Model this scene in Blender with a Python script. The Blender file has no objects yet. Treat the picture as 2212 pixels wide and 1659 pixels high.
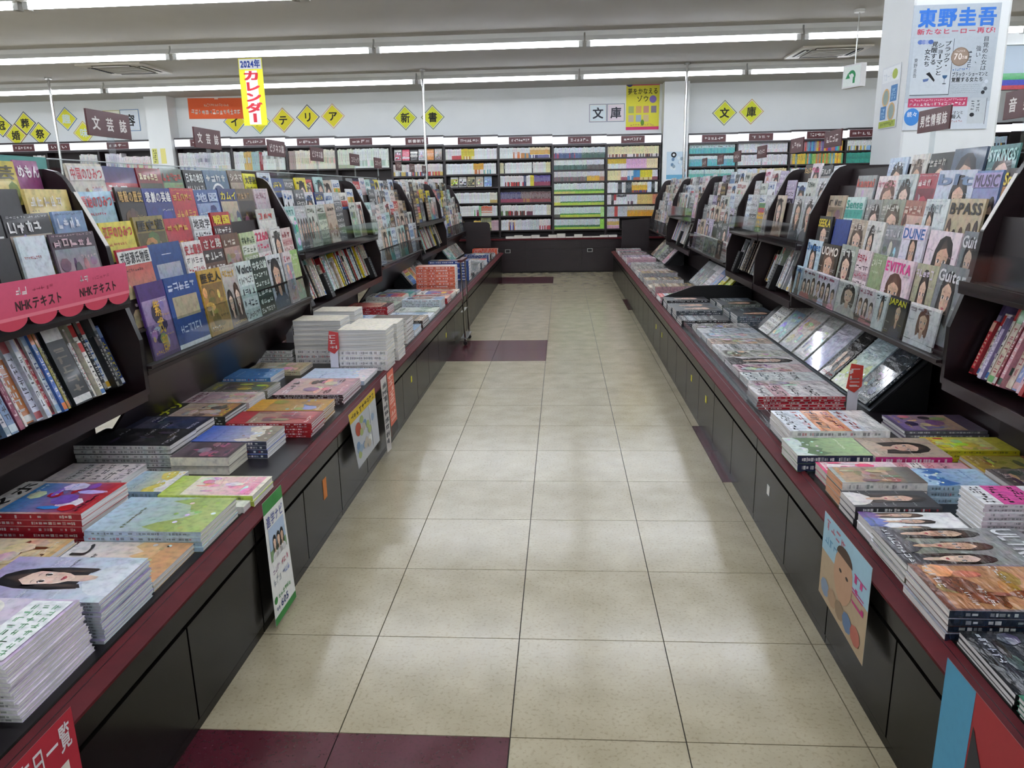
import bpy, math, random
from mathutils import Matrix, Vector

S = bpy.context.scene
COL = S.collection
rnd = random.Random(11)

# ------------------------------------------------------------------ camera
F_PX = 1656.7; PITCH = .2474; YAW = -.0678; ROLL = -.0197
def camera():
    cp, sp = math.cos(PITCH), math.sin(PITCH); cy, sy = math.cos(YAW), math.sin(YAW)
    cr, sr = math.cos(ROLL), math.sin(ROLL)
    f = Vector((sy*cp, cy*cp, -sp)); r = Vector((cy, -sy, 0)); u = r.cross(f)
    r2 = r*cr + u*sr; u2 = u*cr - r*sr
    cd = bpy.data.cameras.new('camera'); cd.sensor_width = 36.0; cd.lens = F_PX/2212*36
    cd.clip_start = .02; cd.clip_end = 100
    o = bpy.data.objects.new('camera', cd); COL.objects.link(o)
    m = Matrix.Identity(4)
    for i in range(3):
        m[i][0] = r2[i]; m[i][1] = u2[i]; m[i][2] = -f[i]
    m[0][3], m[1][3], m[2][3] = .588, -1.693, 1.371
    o.matrix_world = m
    S.camera = o
camera()

# ------------------------------------------------------------------ world, exposure (the room is lit by its own tubes, built below)
w = bpy.data.worlds.new('world'); S.world = w; w.use_nodes = True
w.node_tree.nodes['Background'].inputs[0].default_value = (.5, .55, .6, 1)
w.node_tree.nodes['Background'].inputs[1].default_value = .05
S.view_settings.view_transform = 'Standard'; S.view_settings.look = 'None'
S.view_settings.gamma = 1.0; S.view_settings.use_curve_mapping = False
S.view_settings.exposure = 0.6
TUBE_STRENGTH = 11.0
try:
    S.cycles.max_bounces = 7; S.cycles.diffuse_bounces = 4; S.cycles.glossy_bounces = 3
    S.cycles.transmission_bounces = 6; S.cycles.transparent_max_bounces = 12
    S.cycles.caustics_reflective = False; S.cycles.caustics_refractive = False
    S.cycles.sample_clamp_indirect = 6.0
    S.cycles.use_denoising = True
except Exception:
    pass

# ------------------------------------------------------------------ colours
def lin(hx):
    if not isinstance(hx, str): return hx
    v = [int(hx[i:i+2], 16)/255 for i in (0, 2, 4)]
    return tuple(c/12.92 if c <= .04045 else ((c+.055)/1.055)**2.4 for c in v)
def mixc(a, b, t):
    a, b = lin(a), lin(b); return tuple(x+(y-x)*t for x, y in zip(a, b))
def jit(c, r, k=.08):
    return tuple(max(0, min(1, x*(1+r.uniform(-k, k)))) for x in lin(c))
NAMED = [('black','161616'),('charcoal','3c3c40'),('grey','8a8c8e'),('silver','bcc0c2'),('white','f0f0ee'),('cream','ece2c0'),
 ('beige','cdb698'),('brown','6e4a2c'),('maroon','5c1a22'),('red','c0202c'),('pink','e6a0b4'),('magenta','d0287c'),('orange','e07828'),
 ('yellow','e8d830'),('gold','c09a30'),('olive','6c6a34'),('green','4c8c3c'),('lime','a8cc50'),('teal','2c8c88'),('turquoise','80ccc8'),
 ('sky blue','8cb8dc'),('blue','2c58a8'),('navy','1c2850'),('purple','5c3884'),('lavender','b8acd0')]
NAMED = [(n, [int(h[i:i+2], 16) for i in (0, 2, 4)]) for n, h in NAMED]
def srgb(c):
    c = lin(c); return [255*(12.92*x if x <= .0031308 else 1.055*x**(1/2.4)-.055) for x in c]
def cname(c):
    s = srgb(c); return min(NAMED, key=lambda n: sum((a-b)**2 for a, b in zip(n[1], s)))[0]
ORD = ['first','second','third','fourth','fifth','sixth','seventh','eighth','ninth','tenth','eleventh','twelfth','thirteenth','fourteenth','fifteenth',
       'sixteenth','seventeenth','eighteenth','nineteenth','twentieth'] + ['%d%s' % (n, {1:'st',2:'nd',3:'rd'}.get(n % 10 if n % 100 not in (11,12,13) else 0, 'th')) for n in range(21, 240)]

# ------------------------------------------------------------------ materials
MATS = {}
def nodes(name):
    m = bpy.data.materials.new(name); m.use_nodes = True; MATS[name] = m
    nt = m.node_tree; b = nt.nodes['Principled BSDF']
    return m, nt, b
def noise(nt, scale, detail=4, coord='Object', stretch=None):
    tc = nt.nodes.new('ShaderNodeTexCoord'); n = nt.nodes.new('ShaderNodeTexNoise')
    n.inputs['Scale'].default_value = scale; n.inputs['Detail'].default_value = detail
    if stretch:
        mp = nt.nodes.new('ShaderNodeMapping'); mp.inputs['Scale'].default_value = stretch
        nt.links.new(tc.outputs[coord], mp.inputs[0]); nt.links.new(mp.outputs[0], n.inputs['Vector'])
    else: nt.links.new(tc.outputs[coord], n.inputs['Vector'])
    return n.outputs['Fac']
def ramp(nt, fac, stops):
    r = nt.nodes.new('ShaderNodeValToRGB'); e = r.color_ramp.elements
    while len(e) < len(stops): e.new(.5)
    for x, (p, c) in zip(e, stops): x.position = p; x.color = (*lin(c), 1)
    nt.links.new(fac, r.inputs[0]); return r.outputs[0]
def bump(nt, b, h, strength, dist=.01):
    n = nt.nodes.new('ShaderNodeBump'); n.inputs['Strength'].default_value = strength; n.inputs['Distance'].default_value = dist
    nt.links.new(h, n.inputs['Height']); nt.links.new(n.outputs[0], b.inputs['Normal'])
def simple(name, c, rough=.5, metal=0, var=None, scale=20, coat=0, bmp=0, stretch=None, spec=.5):
    m, nt, b = nodes(name)
    b.inputs['Base Color'].default_value = (*lin(c), 1); b.inputs['Roughness'].default_value = rough; b.inputs['Metallic'].default_value = metal
    b.inputs['Coat Weight'].default_value = coat; b.inputs['Coat Roughness'].default_value = .08; b.inputs['Specular IOR Level'].default_value = spec
    f = noise(nt, scale, stretch=stretch)
    if var: nt.links.new(ramp(nt, f, [(.3, c), (.7, var)]), b.inputs['Base Color'])
    if bmp: bump(nt, b, f, bmp)
    return m
def printed(name, rough, coat=0, bmp=0, pic=.0, con=1.0):
    m, nt, b = nodes(name)
    a = nt.nodes.new('ShaderNodeVertexColor'); a.layer_name = 'Col'
    f = noise(nt, 55, 6); r = ramp(nt, f, [(.28, (1-.34*con, 1-.34*con, 1-.32*con)), (.5, (1-.05*con,)*3), (.72, (1+.06*con, 1+.05*con, 1+.03*con))])
    mx = nt.nodes.new('ShaderNodeMix'); mx.data_type = 'RGBA'; mx.blend_type = 'MULTIPLY'; mx.inputs[0].default_value = 1
    nt.links.new(a.outputs[0], mx.inputs[6]); nt.links.new(r, mx.inputs[7]); out = mx.outputs[2]
    if pic:
        tc = nt.nodes.new('ShaderNodeTexCoord'); n2 = nt.nodes.new('ShaderNodeTexNoise'); n2.inputs['Scale'].default_value = 26; n2.inputs['Detail'].default_value = 5
        nt.links.new(tc.outputs['Object'], n2.inputs['Vector'])
        m2 = nt.nodes.new('ShaderNodeMix'); m2.data_type = 'RGBA'; m2.blend_type = 'OVERLAY'; m2.inputs[0].default_value = pic
        nt.links.new(out, m2.inputs[6]); nt.links.new(n2.outputs['Color'], m2.inputs[7]); out = m2.outputs[2]
    nt.links.new(out, b.inputs['Base Color'])
    b.inputs['Roughness'].default_value = rough; b.inputs['Coat Weight'].default_value = coat; b.inputs['Coat Roughness'].default_value = .06
    if bmp: bump(nt, b, noise(nt, 9, 3, stretch=(1, 3, 1)), bmp, .02)
    return m
printed('print', .4, .15, pic=.2); printed('wrap', .2, .8, .8, pic=.2); printed('paper', .7, con=.15)
def pages():
    m, nt, b = nodes('pages')
    tc = nt.nodes.new('ShaderNodeTexCoord'); n = nt.nodes.new('ShaderNodeTexNoise'); mp = nt.nodes.new('ShaderNodeMapping')
    mp.inputs['Scale'].default_value = (6, 6, 420); n.inputs['Scale'].default_value = 1; n.inputs['Detail'].default_value = 3
    nt.links.new(tc.outputs['Object'], mp.inputs[0]); nt.links.new(mp.outputs[0], n.inputs['Vector'])
    a = nt.nodes.new('ShaderNodeVertexColor'); a.layer_name = 'Col'
    r = ramp(nt, n.outputs['Fac'], [(.32, (.52, .52, .55)), (.6, (1, 1, 1))])
    mx = nt.nodes.new('ShaderNodeMix'); mx.data_type = 'RGBA'; mx.blend_type = 'MULTIPLY'; mx.inputs[0].default_value = 1
    nt.links.new(a.outputs[0], mx.inputs[6]); nt.links.new(r, mx.inputs[7]); nt.links.new(mx.outputs[2], b.inputs['Base Color'])
    b.inputs['Roughness'].default_value = .75
pages()
def floor_mat(name, c1, c2, c3):
    m, nt, b = nodes(name)
    tc = nt.nodes.new('ShaderNodeNewGeometry')
    def wn(sc, det):
        n = nt.nodes.new('ShaderNodeTexNoise'); n.inputs['Scale'].default_value = sc; n.inputs['Detail'].default_value = det; nt.links.new(tc.outputs['Position'], n.inputs['Vector']); return n.outputs['Fac']
    f1 = wn(7, 9); f2 = wn(95, 3); f3 = wn(1.1, 2)
    a = ramp(nt, f1, [(.3, c1), (.7, c2)]); d = ramp(nt, f2, [(.34, c3), (.46, (1, 1, 1))])
    mx = nt.nodes.new('ShaderNodeMix'); mx.data_type = 'RGBA'; mx.blend_type = 'MULTIPLY'; mx.inputs[0].default_value = .35
    nt.links.new(a, mx.inputs[6]); nt.links.new(d, mx.inputs[7]); nt.links.new(mx.outputs[2], b.inputs['Base Color'])
    rr = nt.nodes.new('ShaderNodeMapRange'); rr.inputs[3].default_value = .13; rr.inputs[4].default_value = .25
    nt.links.new(f1, rr.inputs[0]); nt.links.new(rr.outputs[0], b.inputs['Roughness'])
    b.inputs['Specular IOR Level'].default_value = .65
    bump(nt, b, f3, .012, .05)
floor_mat('tile_beige', '9e947a', 'aea48a', 'bab4a2'); floor_mat('tile_red', '42121c', '521a28', 'b0a0a0')
simple('grout', '2a241e', .6); simple('ceiling', 'b4b2ae', .85, var='bab8b4', scale=1.5); simple('wall', 'e6eaea', .8, var='ebeeee', scale=2)
simple('wall_blue', '98a4ae', .7)
simple('wood', '150a0d', .34, var='1e0f13', scale=6, stretch=(1, 1, 8), coat=.1)
simple('wood_back', '1c0c0f', .5, var='160a0c', scale=5)
simple('laminate', '0c090c', .3, var='120d12', scale=14)
simple('door', '0f0e0d', .24, var='14120f', scale=40, stretch=(1, 1, .2), spec=.16); simple('gap', '050405', .6)
simple('redstrip', '48141a', .6, var='56181e', scale=12, spec=.15)
simple('chrome', 'c8c8c6', .18, 1); simple('steel', 'b0b0ac', .35, .9)
simple('fixture', 'e0e0dc', .5); simple('plastic_white', 'dedede', .4); simple('plastic_black', '101013', .4, bmp=.05, scale=90)
simple('grille', '3a342a', .6); simple('vent', '0b0a09', .8); simple('ac_panel', 'b9b3a2', .5); simple('maroon_sign', '54191f', .35, var='4a151b', scale=8)
simple('granite', '141518', .3, var='26282b', scale=120)
def acrylic():
    m, nt, b = nodes('acrylic')
    t = nt.nodes.new('ShaderNodeBsdfTransparent'); g = nt.nodes.new('ShaderNodeBsdfGlossy'); x = nt.nodes.new('ShaderNodeMixShader')
    t.inputs[0].default_value = (.93, .96, .97, 1); g.inputs['Roughness'].default_value = .06
    lw = nt.nodes.new('ShaderNodeLayerWeight'); lw.inputs[0].default_value = .5
    fr = nt.nodes.new('ShaderNodeMath'); fr.operation = 'POWER'; fr.inputs[1].default_value = 5; nt.links.new(lw.outputs['Facing'], fr.inputs[0])
    f = noise(nt, 6, 2); ad = nt.nodes.new('ShaderNodeMath'); ad.operation = 'MULTIPLY_ADD'; ad.inputs[1].default_value = .06
    nt.links.new(f, ad.inputs[0]); nt.links.new(fr.outputs[0], ad.inputs[2]); nt.links.new(ad.outputs[0], x.inputs[0])
    nt.links.new(t.outputs[0], x.inputs[1]); nt.links.new(g.outputs[0], x.inputs[2])
    nt.links.new(x.outputs[0], nt.nodes['Material Output'].inputs[0])
acrylic()
def emis(name, c, s):
    m, nt, b = nodes(name)
    b.inputs['Base Color'].default_value = (*lin(c), 1); b.inputs['Emission Color'].default_value = (*lin(c), 1); b.inputs['Emission Strength'].default_value = s
emis('tube', 'f4f8ff', TUBE_STRENGTH); emis('lightbox', 'f6f8ff', .55)

# ------------------------------------------------------------------ mesh builder
class M:
    def __init__(s): s.v = []; s.f = []; s.c = []; s.m = []; s.T = None; s.mats = []
    def mi(s, n):
        if n not in s.mats: s.mats.append(n)
        return s.mats.index(n)
    def poly(s, pts, col='ffffff', mat='print', cols=None):
        k = len(s.v)
        if s.T is not None: pts = [s.T @ Vector(p) for p in pts]
        s.v.extend(tuple(p) for p in pts); n = len(pts)
        s.f.append(tuple(range(k, k+n)))
        s.c.append([lin(x) for x in cols] if cols else [lin(col)]*n); s.m.append(s.mi(mat))
    def tris(s, verts, faces, col, mat):
        k = len(s.v)
        if s.T is not None: verts = [s.T @ Vector(p) for p in verts]
        s.v.extend(tuple(p) for p in verts); c = lin(col); mi = s.mi(mat)
        for f in faces: s.f.append(tuple(i+k for i in f)); s.c.append([c]*len(f)); s.m.append(mi)
    def box(s, x0, x1, y0, y1, z0, z1, mat='wood', col='ffffff', fc={}, skip=''):
        P = [(x0,y0,z0),(x1,y0,z0),(x1,y1,z0),(x0,y1,z0),(x0,y0,z1),(x1,y0,z1),(x1,y1,z1),(x0,y1,z1)]
        for key, ids in (('b',(0,3,2,1)),('t',(4,5,6,7)),('f',(0,1,5,4)),('k',(2,3,7,6)),('l',(3,0,4,7)),('r',(1,2,6,5))):
            if key in skip: continue
            mt, cl = fc.get(key, (mat, col)); s.poly([P[i] for i in ids], cl, mt)
    def prism(s, prof, a, b, axis='y', mat='wood', col='ffffff', edge=None):
        """prof: polygon in the two other axes; axis 'y': prof=(x,z)."""
        def pt(p, t): return (p[0], t, p[1]) if axis == 'y' else ((t, p[0], p[1]) if axis == 'x' else (p[0], p[1], t))
        s.poly([pt(p, a) for p in prof], col, mat); s.poly([pt(p, b) for p in reversed(prof)], col, mat)
        for i in range(len(prof)):
            p, q = prof[i], prof[(i+1) % len(prof)]
            s.poly([pt(q, a), pt(p, a), pt(p, b), pt(q, b)], col, edge or mat)
    def cyl(s, p, q, r, n=12, mat='chrome', col='ffffff', r2=None):
        p, q = Vector(p), Vector(q); d = (q-p).normalized(); a = d.orthogonal().normalized(); b = d.cross(a); r2 = r if r2 is None else r2
        A = [p+(a*math.cos(t)+b*math.sin(t))*r for t in [2*math.pi*i/n for i in range(n)]]
        B = [q+(a*math.cos(t)+b*math.sin(t))*r2 for t in [2*math.pi*i/n for i in range(n)]]
        for i in range(n): j = (i+1) % n; s.poly([A[i], A[j], B[j], B[i]], col, mat)
        s.poly(A[::-1], col, mat); s.poly(B, col, mat)
    def ell(s, cx, cy, rx, ry, z, col, mat='print', n=14, a0=0, a1=2*math.pi, col2=None, rot=0):
        P = []; C = []
        full = abs(a1-a0) > 6.2
        for i in range(n if full else n+1):
            t = a0+(a1-a0)*i/n; x, y = rx*math.cos(t), ry*math.sin(t)
            P.append((cx+x*math.cos(rot)-y*math.sin(rot), cy+x*math.sin(rot)+y*math.cos(rot), z)); C.append(mixc(col, col2 or col, .5+.5*math.sin(t)))
        s.poly(P, col, mat, C)
    def rect(s, x0, y0, x1, y1, z, col, mat='print', top=None):
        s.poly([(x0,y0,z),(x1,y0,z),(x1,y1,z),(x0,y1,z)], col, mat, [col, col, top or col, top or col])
    def mesh(s, name):
        me = bpy.data.meshes.new(name); me.from_pydata(s.v, [], s.f)
        for n in s.mats: me.materials.append(MATS[n])
        me.polygons.foreach_set('material_index', s.m)
        if any(n in ('print','wrap','paper','pages') for n in s.mats):
            at = me.color_attributes.new('Col', 'FLOAT_COLOR', 'CORNER'); buf = []
            for cs in s.c:
                for c in cs: buf.extend((c[0], c[1], c[2], 1))
            at.data.foreach_set('color', buf)
        me.update(); return me
    def obj(s, name, parent=None, mw=None, smooth=False):
        me = s.mesh(name)
        if smooth: me.polygons.foreach_set('use_smooth', [True]*len(me.polygons))
        return place(name, me, parent, mw)
def place(name, data, parent=None, mw=None):
    o = bpy.data.objects.new(name, data); COL.objects.link(o)
    if parent: o.parent = parent
    if mw is not None: o.matrix_basis = mw
    return o
def empty(name, loc):
    o = bpy.data.objects.new(name, None); COL.objects.link(o); o.location = loc; o.empty_display_size = .05; return o
USED = {}
def tag(o, label, cat, group=None):
    n = len(label.split())
    if not 4 <= n <= 16: print('LABELLEN', n, label)
    if label in USED and (group is None or USED[label] != group): print('LABELDUP', label)
    USED[label] = group
    o['label'] = label; o['category'] = cat
    if group: o['group'] = group
    return o
def struct(o): o['kind'] = 'structure'; return o

# ------------------------------------------------------------------ lettering: glyph meshes from Blender's own font
GL = {}
def glyph(ch, bold=.016):
    k = ch
    if k in GL: return GL[k]
    cu = bpy.data.curves.new('g', 'FONT'); cu.body = ch; cu.resolution_u = 3; cu.offset = 0
    ob = bpy.data.objects.new('g', cu); me = ob.to_mesh(); me.calc_loop_triangles()
    V = [(v.co.x, v.co.y) for v in me.vertices]; F = [tuple(t.vertices) for t in me.loop_triangles]
    ob.to_mesh_clear(); bpy.data.objects.remove(ob); bpy.data.curves.remove(cu)
    if not V: GL[k] = None; return None
    x0, x1 = min(p[0] for p in V), max(p[0] for p in V); y0, y1 = min(p[1] for p in V), max(p[1] for p in V)
    GL[k] = (V, F, x0, x1, y0, y1); return GL[k]
def stamp(m, V, F, fx, fy, z, col, mat, bx, by):
    for i, (dx, dy) in enumerate(((-1, -1), (1, -1), (1, 1), (-1, 1)) if bx > 0 else ((0, 0),)):
        m.tris([(fx(px)+dx*bx, fy(py)+dy*by, z+i*.00007) for px, py in V], F, col, mat)
def text(m, st, x, y, w, h, z, col, mat='print', vertical=False, bold=.016, gap=.08, italic=0):
    """fit the string st into the box (x, y)-(x+w, y+h) on the plane z."""
    cells = []
    for ch in st:
        g = None if ch == ' ' else glyph(ch, bold)
        cjk = ord(ch) > 0x2e00
        cells.append((g, cjk, 1.0 if cjk else ((g[3]-g[2]+.04) if g else .3)))
    if vertical:
        ch_h = h/len(st)
        for i, (g, cjk, adv) in enumerate(cells):
            if not g: continue
            V, F, x0, x1, y0, y1 = g; yy = y+h-(i+1)*ch_h
            if st[i] == 'ー': 
                m.rect(x+w*.4, yy+ch_h*.08, x+w*.6, yy+ch_h*.92, z, col, mat); continue
            sx = w/1.0; sy = ch_h*(1-gap)/.95
            stamp(m, V, F, lambda px: x+(px+(0 if cjk else .5-(x0+x1)/2))*sx, lambda py: yy+(py+.1)*sy, z, col, mat, bold*sx*.8, bold*sy*.8)
        return
    tot = sum(c[2] for c in cells)+gap*(len(cells)-1); sx = w/tot
    anyc = any(c[1] for c in cells); lo, hi = (-.1, .86) if anyc else (0, .73)
    sy = h/(hi-lo); cx = x
    for g, cjk, adv in cells:
        if g:
            V, F, x0, x1, y0, y1 = g; ox = 0 if cjk else -x0+.02
            stamp(m, V, F, lambda px: cx+(px+ox)*sx, lambda py: y+(py-lo)*sy, z, col, mat, bold*sx*.8, bold*sy*.8)
        cx += (adv+gap)*sx
def scrib(m, x, y, w, h, n, z, col, r, vertical=False, mat='print', dens=3):
    """n small illegible character-like marks."""
    for i in range(n):
        if vertical: bx, by, bw, bh = x, y+h*(n-1-i)/n, w, h/n*.85
        else: bx, by, bw, bh = x+w*i/n, y, w/n*.85, h
        for k in range(dens):
            if r.random() < .55:
                yy = by+bh*r.uniform(0, .85); m.rect(bx+bw*r.uniform(0, .15), yy, bx+bw*r.uniform(.8, 1), yy+bh*.15, z, col, mat)
            else:
                xx = bx+bw*r.uniform(0, .85); m.rect(xx, by+bh*r.uniform(0, .3), xx+bw*.16, by+bh*r.uniform(.7, 1), z, col, mat)

# ------------------------------------------------------------------ cover art (flat print built as coloured faces)
SKIN = ['e6c4ac', 'dcb498', 'efd2c0', 'd8b49c']
def bust(m, cx, by, w, h, z, r, hair='1c1614', top='f0f0f0', skin=None, face=True, mat='print', longhair=True):
    """head-and-shoulders figure: box of width w, height h standing on by."""
    sk = skin or r.choice(SKIN); e = .0001; sh = mixc(sk, '7c4c38', .3); hl = mixc(hair, 'a08070', .25); lean = r.uniform(-.03, .03)*w
    def P(pts, col, k, cols=None): m.poly([(cx+w*x+lean*max(0, y-.25)*2, by+h*y, z+k*e) for x, y in pts], col, mat, cols)
    if longhair:
        lo = r.uniform(.12, .34)
        P([(-.30, lo), (-.16, lo+.04), (.16, lo+.03), (.31, lo), (.33, .5), (.31, .72), (.24, .87), (.1, .955), (-.06, .96), (-.22, .9), (-.31, .75), (-.34, .5)], hair, 0, [hl, hair, hair, hl]+[hair]*8)
    P([(-.5, 0), (.5, 0), (.47, .14), (.36, .215), (.13, .29), (-.13, .29), (-.36, .215), (-.47, .14)], top, 1, [top, top]+[mixc(top, '404040', .15)]*2+[top]*4)
    P([(-.09, .29), (-.02, .22), (.06, .22), (.1, .29), (.085, .43), (-.085, .43)], sh, 2)
    if not longhair: P([(-.25, .5), (-.26, .7), (-.19, .87), (-.05, .94), (.1, .93), (.22, .85), (.26, .7), (.25, .5)], hair, 2)
    P([(0, .385), (.075, .405), (.15, .465), (.2, .56), (.215, .68), (.19, .79), (0, .86), (-.19, .79), (-.215, .68), (-.2, .56), (-.15, .465), (-.075, .405)], sk, 3,
      [sk, sk, sh, sh, sk, sk, sk, sk, sk, mixc(sk, 'ffffff', .2), mixc(sk, 'ffffff', .2), sk])
    if face:
        for sx in (-1, 1):
            P([(sx*.16, .605), (sx*.10, .585), (sx*.045, .60), (sx*.06, .622), (sx*.11, .635), (sx*.15, .625)], 'f4efec', 4)
            m.ell(cx+sx*w*.098+lean*.7, by+h*.609, w*.03, h*.023, z+4.5*e, '1c1210', mat, 8)
            P([(sx*.175, .615), (sx*.11, .645), (sx*.04, .622), (sx*.11, .632)], '1c1412', 5)
            P([(sx*.18, .672), (sx*.10, .692), (sx*.035, .678), (sx*.10, .683)], mixc(hair, sk, .35), 4)
            m.ell(cx+sx*w*.125+lean*.5, by+h*.535, w*.045, h*.025, z+3.6*e, mixc(sk, 'd87868', .28), mat, 8)
        P([(-.028, .527), (.028, .527), (.012, .54), (.014, .6), (-.004, .6), (-.012, .54)], mixc(sk, '905848', .3), 4)
        P([(-.07, .472), (-.03, .484), (0, .479), (.03, .484), (.07, .472), (.035, .452), (0, .447), (-.035, .452)], 'b8545c', 4)
        P([(-.065, .472), (0, .468), (.065, .472), (0, .474)], '7c2c34', 5)
    q = r.uniform(-.08, .08)
    P([(-.225, .60), (-.2, .72), (-.12, .765), (q, .80), (.13, .755), (.2, .71), (.225, .60), (.255, .66), (.25, .8), (.17, .9), (0, .945), (-.17, .9), (-.25, .8), (-.255, .66)], hair, 6,
      [hair]*2+[hl]*3+[hair]*9)
    if longhair:
        for sx in (-1, 1): P([(sx*.21, .72), (sx*.175, .55), (sx*.19, .42), (sx*.17, .3), (sx*.28, .26), (sx*.31, .5), (sx*.27, .74)], hair, 6, [hair, hair, hl, hair, hair, hair, hair])
def cover(m, w, h, z, sp, r):
    """sp = dict(st, bg, bg2, tc, title, acc)"""
    mat = sp.get('mat', 'print'); e = .00012; st = sp['st']; bg = sp['bg']; bg2 = sp.get('bg2', bg); tc = sp['tc']; acc = sp['acc']
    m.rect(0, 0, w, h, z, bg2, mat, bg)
    title = sp.get('title'); tb = .80; th = .15
    if st == 'portrait':
        bust(m, w*sp.get('cx', r.uniform(.45, .6)), 0, w*sp.get('bw', 1.05), h*sp.get('bh', .97), z+e, r, sp.get('hair', '1c1614'), acc[0], mat=mat)
        for sd in (0, 1):
            for k in range(r.randint(3, 7)):
                x = w*(.04 if sd == 0 else .74); y = h*r.uniform(.05, .76)
                scrib(m, x, y, w*.2, h*.025, r.randint(3, 6), z+9*e, r.choice([tc, acc[-1], '222222', 'f4f4f4']), r, mat=mat, dens=2)
    elif st == 'group':
        n = sp.get('n', r.randint(3, 5))
        for i in range(n):
            bust(m, w*(i+.5)/n, 0, w/n*1.25, h*r.uniform(.6, .8), z+e+(i % 2)*7*e, r, r.choice(['1c1614', '2c1e18', '4a3020']), r.choice(acc), mat=mat, longhair=r.random() < .5, face=n < 5)
        scrib(m, w*.05, h*.04, w*.9, h*.05, r.randint(8, 12), z+17*e, tc, r, mat=mat)
    elif st == 'type':
        k = r.randint(4, 6)
        for i in range(k):
            y0, y1 = h*.78*i/k, h*.78*(i+1)/k; c = r.choice(acc+[bg])
            m.rect(0, y0, w, y1, z+e, c, mat)
            scrib(m, w*.06, y0+(y1-y0)*.18, w*.88, (y1-y0)*.62, r.randint(4, 9), z+2*e, r.choice([tc, '111111' if sum(lin(c)) > 1 else 'f4f4f0']), r, mat=mat)
    elif st == 'photo':
        m.rect(w*.04, h*.05, w*.96, h*.78, z+e, acc[0], mat, acc[-1])
        for i in range(15):
            cx, cy = w*r.uniform(.12, .88), h*r.uniform(.12, .68); c = jit(r.choice(acc), r, .3)
            m.ell(cx, cy, min(w*r.uniform(.03, .2), cx-w*.03, w*.97-cx), min(h*r.uniform(.02, .14), cy-h*.04), z+(2+i)*e, c, mat, 7, col2=jit(c, r, .5), a0=r.random(), a1=r.random()+6.28)
        for k in range(4): scrib(m, w*r.choice([.06, .55]), h*r.uniform(.08, .72), w*.38, h*r.uniform(.02, .05), r.randint(4, 8), z+18*e, r.choice([tc, 'f4f4f0', acc[-1]]), r, mat=mat, dens=2)
        scrib(m, w*.06, h*.06, w*.5, h*.05, 6, z+19*e, tc, r, mat=mat)
    elif st == 'scene':
        m.rect(0, h*.3, w, h, z+e, mixc(bg, acc[0], .6), mat, bg)
        P = [(0, 0)]+[(w*i/8, h*(.28+.16*r.random()+.14*math.sin(i*1.1+r.random()))) for i in range(9)]+[(w, 0)]
        m.poly([(p[0], p[1], z+2*e) for p in P], acc[0], mat)
        P = [(0, 0)]+[(w*i/8, h*(.12+.16*r.random())) for i in range(9)]+[(w, 0)]
        m.poly([(p[0], p[1], z+3*e) for p in P], acc[-1], mat)
        for i in range(14): m.ell(w*r.uniform(.06, .94), h*r.uniform(.05, .4), w*.035, h*.022, z+(4+i % 3)*e, jit(r.choice(acc+['f0f0f0']), r, .3), mat, 7)
        scrib(m, w*.08, h*.7, w*.6, h*.04, 9, z+8*e, tc, r, mat=mat)
    elif st == 'food':
        for i, (cx, cy, rr) in enumerate([(.3, .3, .26), (.75, .55, .22), (.3, .72, .17)]):
            m.ell(w*cx, h*cy, w*rr, w*rr, z+e+i*6*e, 'f2efe8', mat, 18); m.ell(w*cx, h*cy, w*rr*.8, w*rr*.8, z+2*e+i*6*e, 'b9a888', mat, 18)
            for k in range(12):
                a, q = r.uniform(0, 6.28), rr*.65*math.sqrt(r.random())
                m.ell(w*(cx+q*math.cos(a)), h*cy+w*q*math.sin(a), w*.045, w*.03, z+(3+k % 3)*e+i*6*e, r.choice(['8ea83c', 'c8b83c', 'e8d8a8', 'b06838', 'd8d860', '6a8a34']), mat, 7)
        if sp.get('panel'):
            m.poly([(w*.05, h*.02, z+20*e), (w*.95, h*.02, z+20*e), (w*.95, h*.28, z+20*e), (w*.05, h*.28, z+20*e)], 'f0f4f4', mat)
            for k in range(3): scrib(m, w*.10, h*(.045+.075*k), w*.8, h*.055, 8, z+21*e, '78b088', r, mat=mat)
    elif st == 'badge':
        m.rect(0, h*.35, w, h*.42, z+e, acc[-1], mat)
        m.poly([(w*x, h*y, z+2*e) for x, y in [(.5, .05), (.95, .05), (.95, .3), (.85, .42), (.6, .42), (.5, .3)]], 'e8ecea', mat)
        scrib(m, w*.55, h*.12, w*.35, h*.18, 3, z+3*e, '5a8a90', r, mat=mat); scrib(m, w*.06, h*.55, w*.88, h*.12, 5, z+3*e, tc, r, mat=mat)
        for k in range(4): scrib(m, w*.06, h*(.08+.06*k), w*.38, h*.025, 7, z+3*e, 'f0e0d0', r, mat=mat, dens=2)
    elif st == 'arch':
        m.rect(w*.18, h*.2, w*.82, h*.5, z+e, 'e4e8ea', mat); m.ell(w*.5, h*.5, w*.32, h*.28, z+e, 'e4e8ea', mat, 14, 0, math.pi)
        m.ell(w*.5, h*.52, w*.26, h*.22, z+2*e, acc[0], mat, 14, 0, math.pi)
        for k in range(3): scrib(m, w*.24, h*(.25+.08*k), w*.52, h*.045, 5, z+2*e, acc[0], r, mat=mat)
    elif st == 'frame':
        m.rect(w*.12, h*.42, w*.88, h*.72, z+e, acc[0], mat, mixc(acc[0], 'd0c0a0', .3))
        scrib(m, w*.15, h*.2, w*.7, h*.12, 6, z+2*e, tc, r, mat=mat); m.rect(0, 0, w, h*.06, z+2*e, 'e0e4e4', mat)
        m.rect(w*.35, h*.84, w*.65, h*.85, z+2*e, tc, mat)
    elif st == 'plain':
        scrib(m, w*.1, h*.1, w*.5, h*.035, 6, z+2*e, tc, r, mat=mat)
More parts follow.
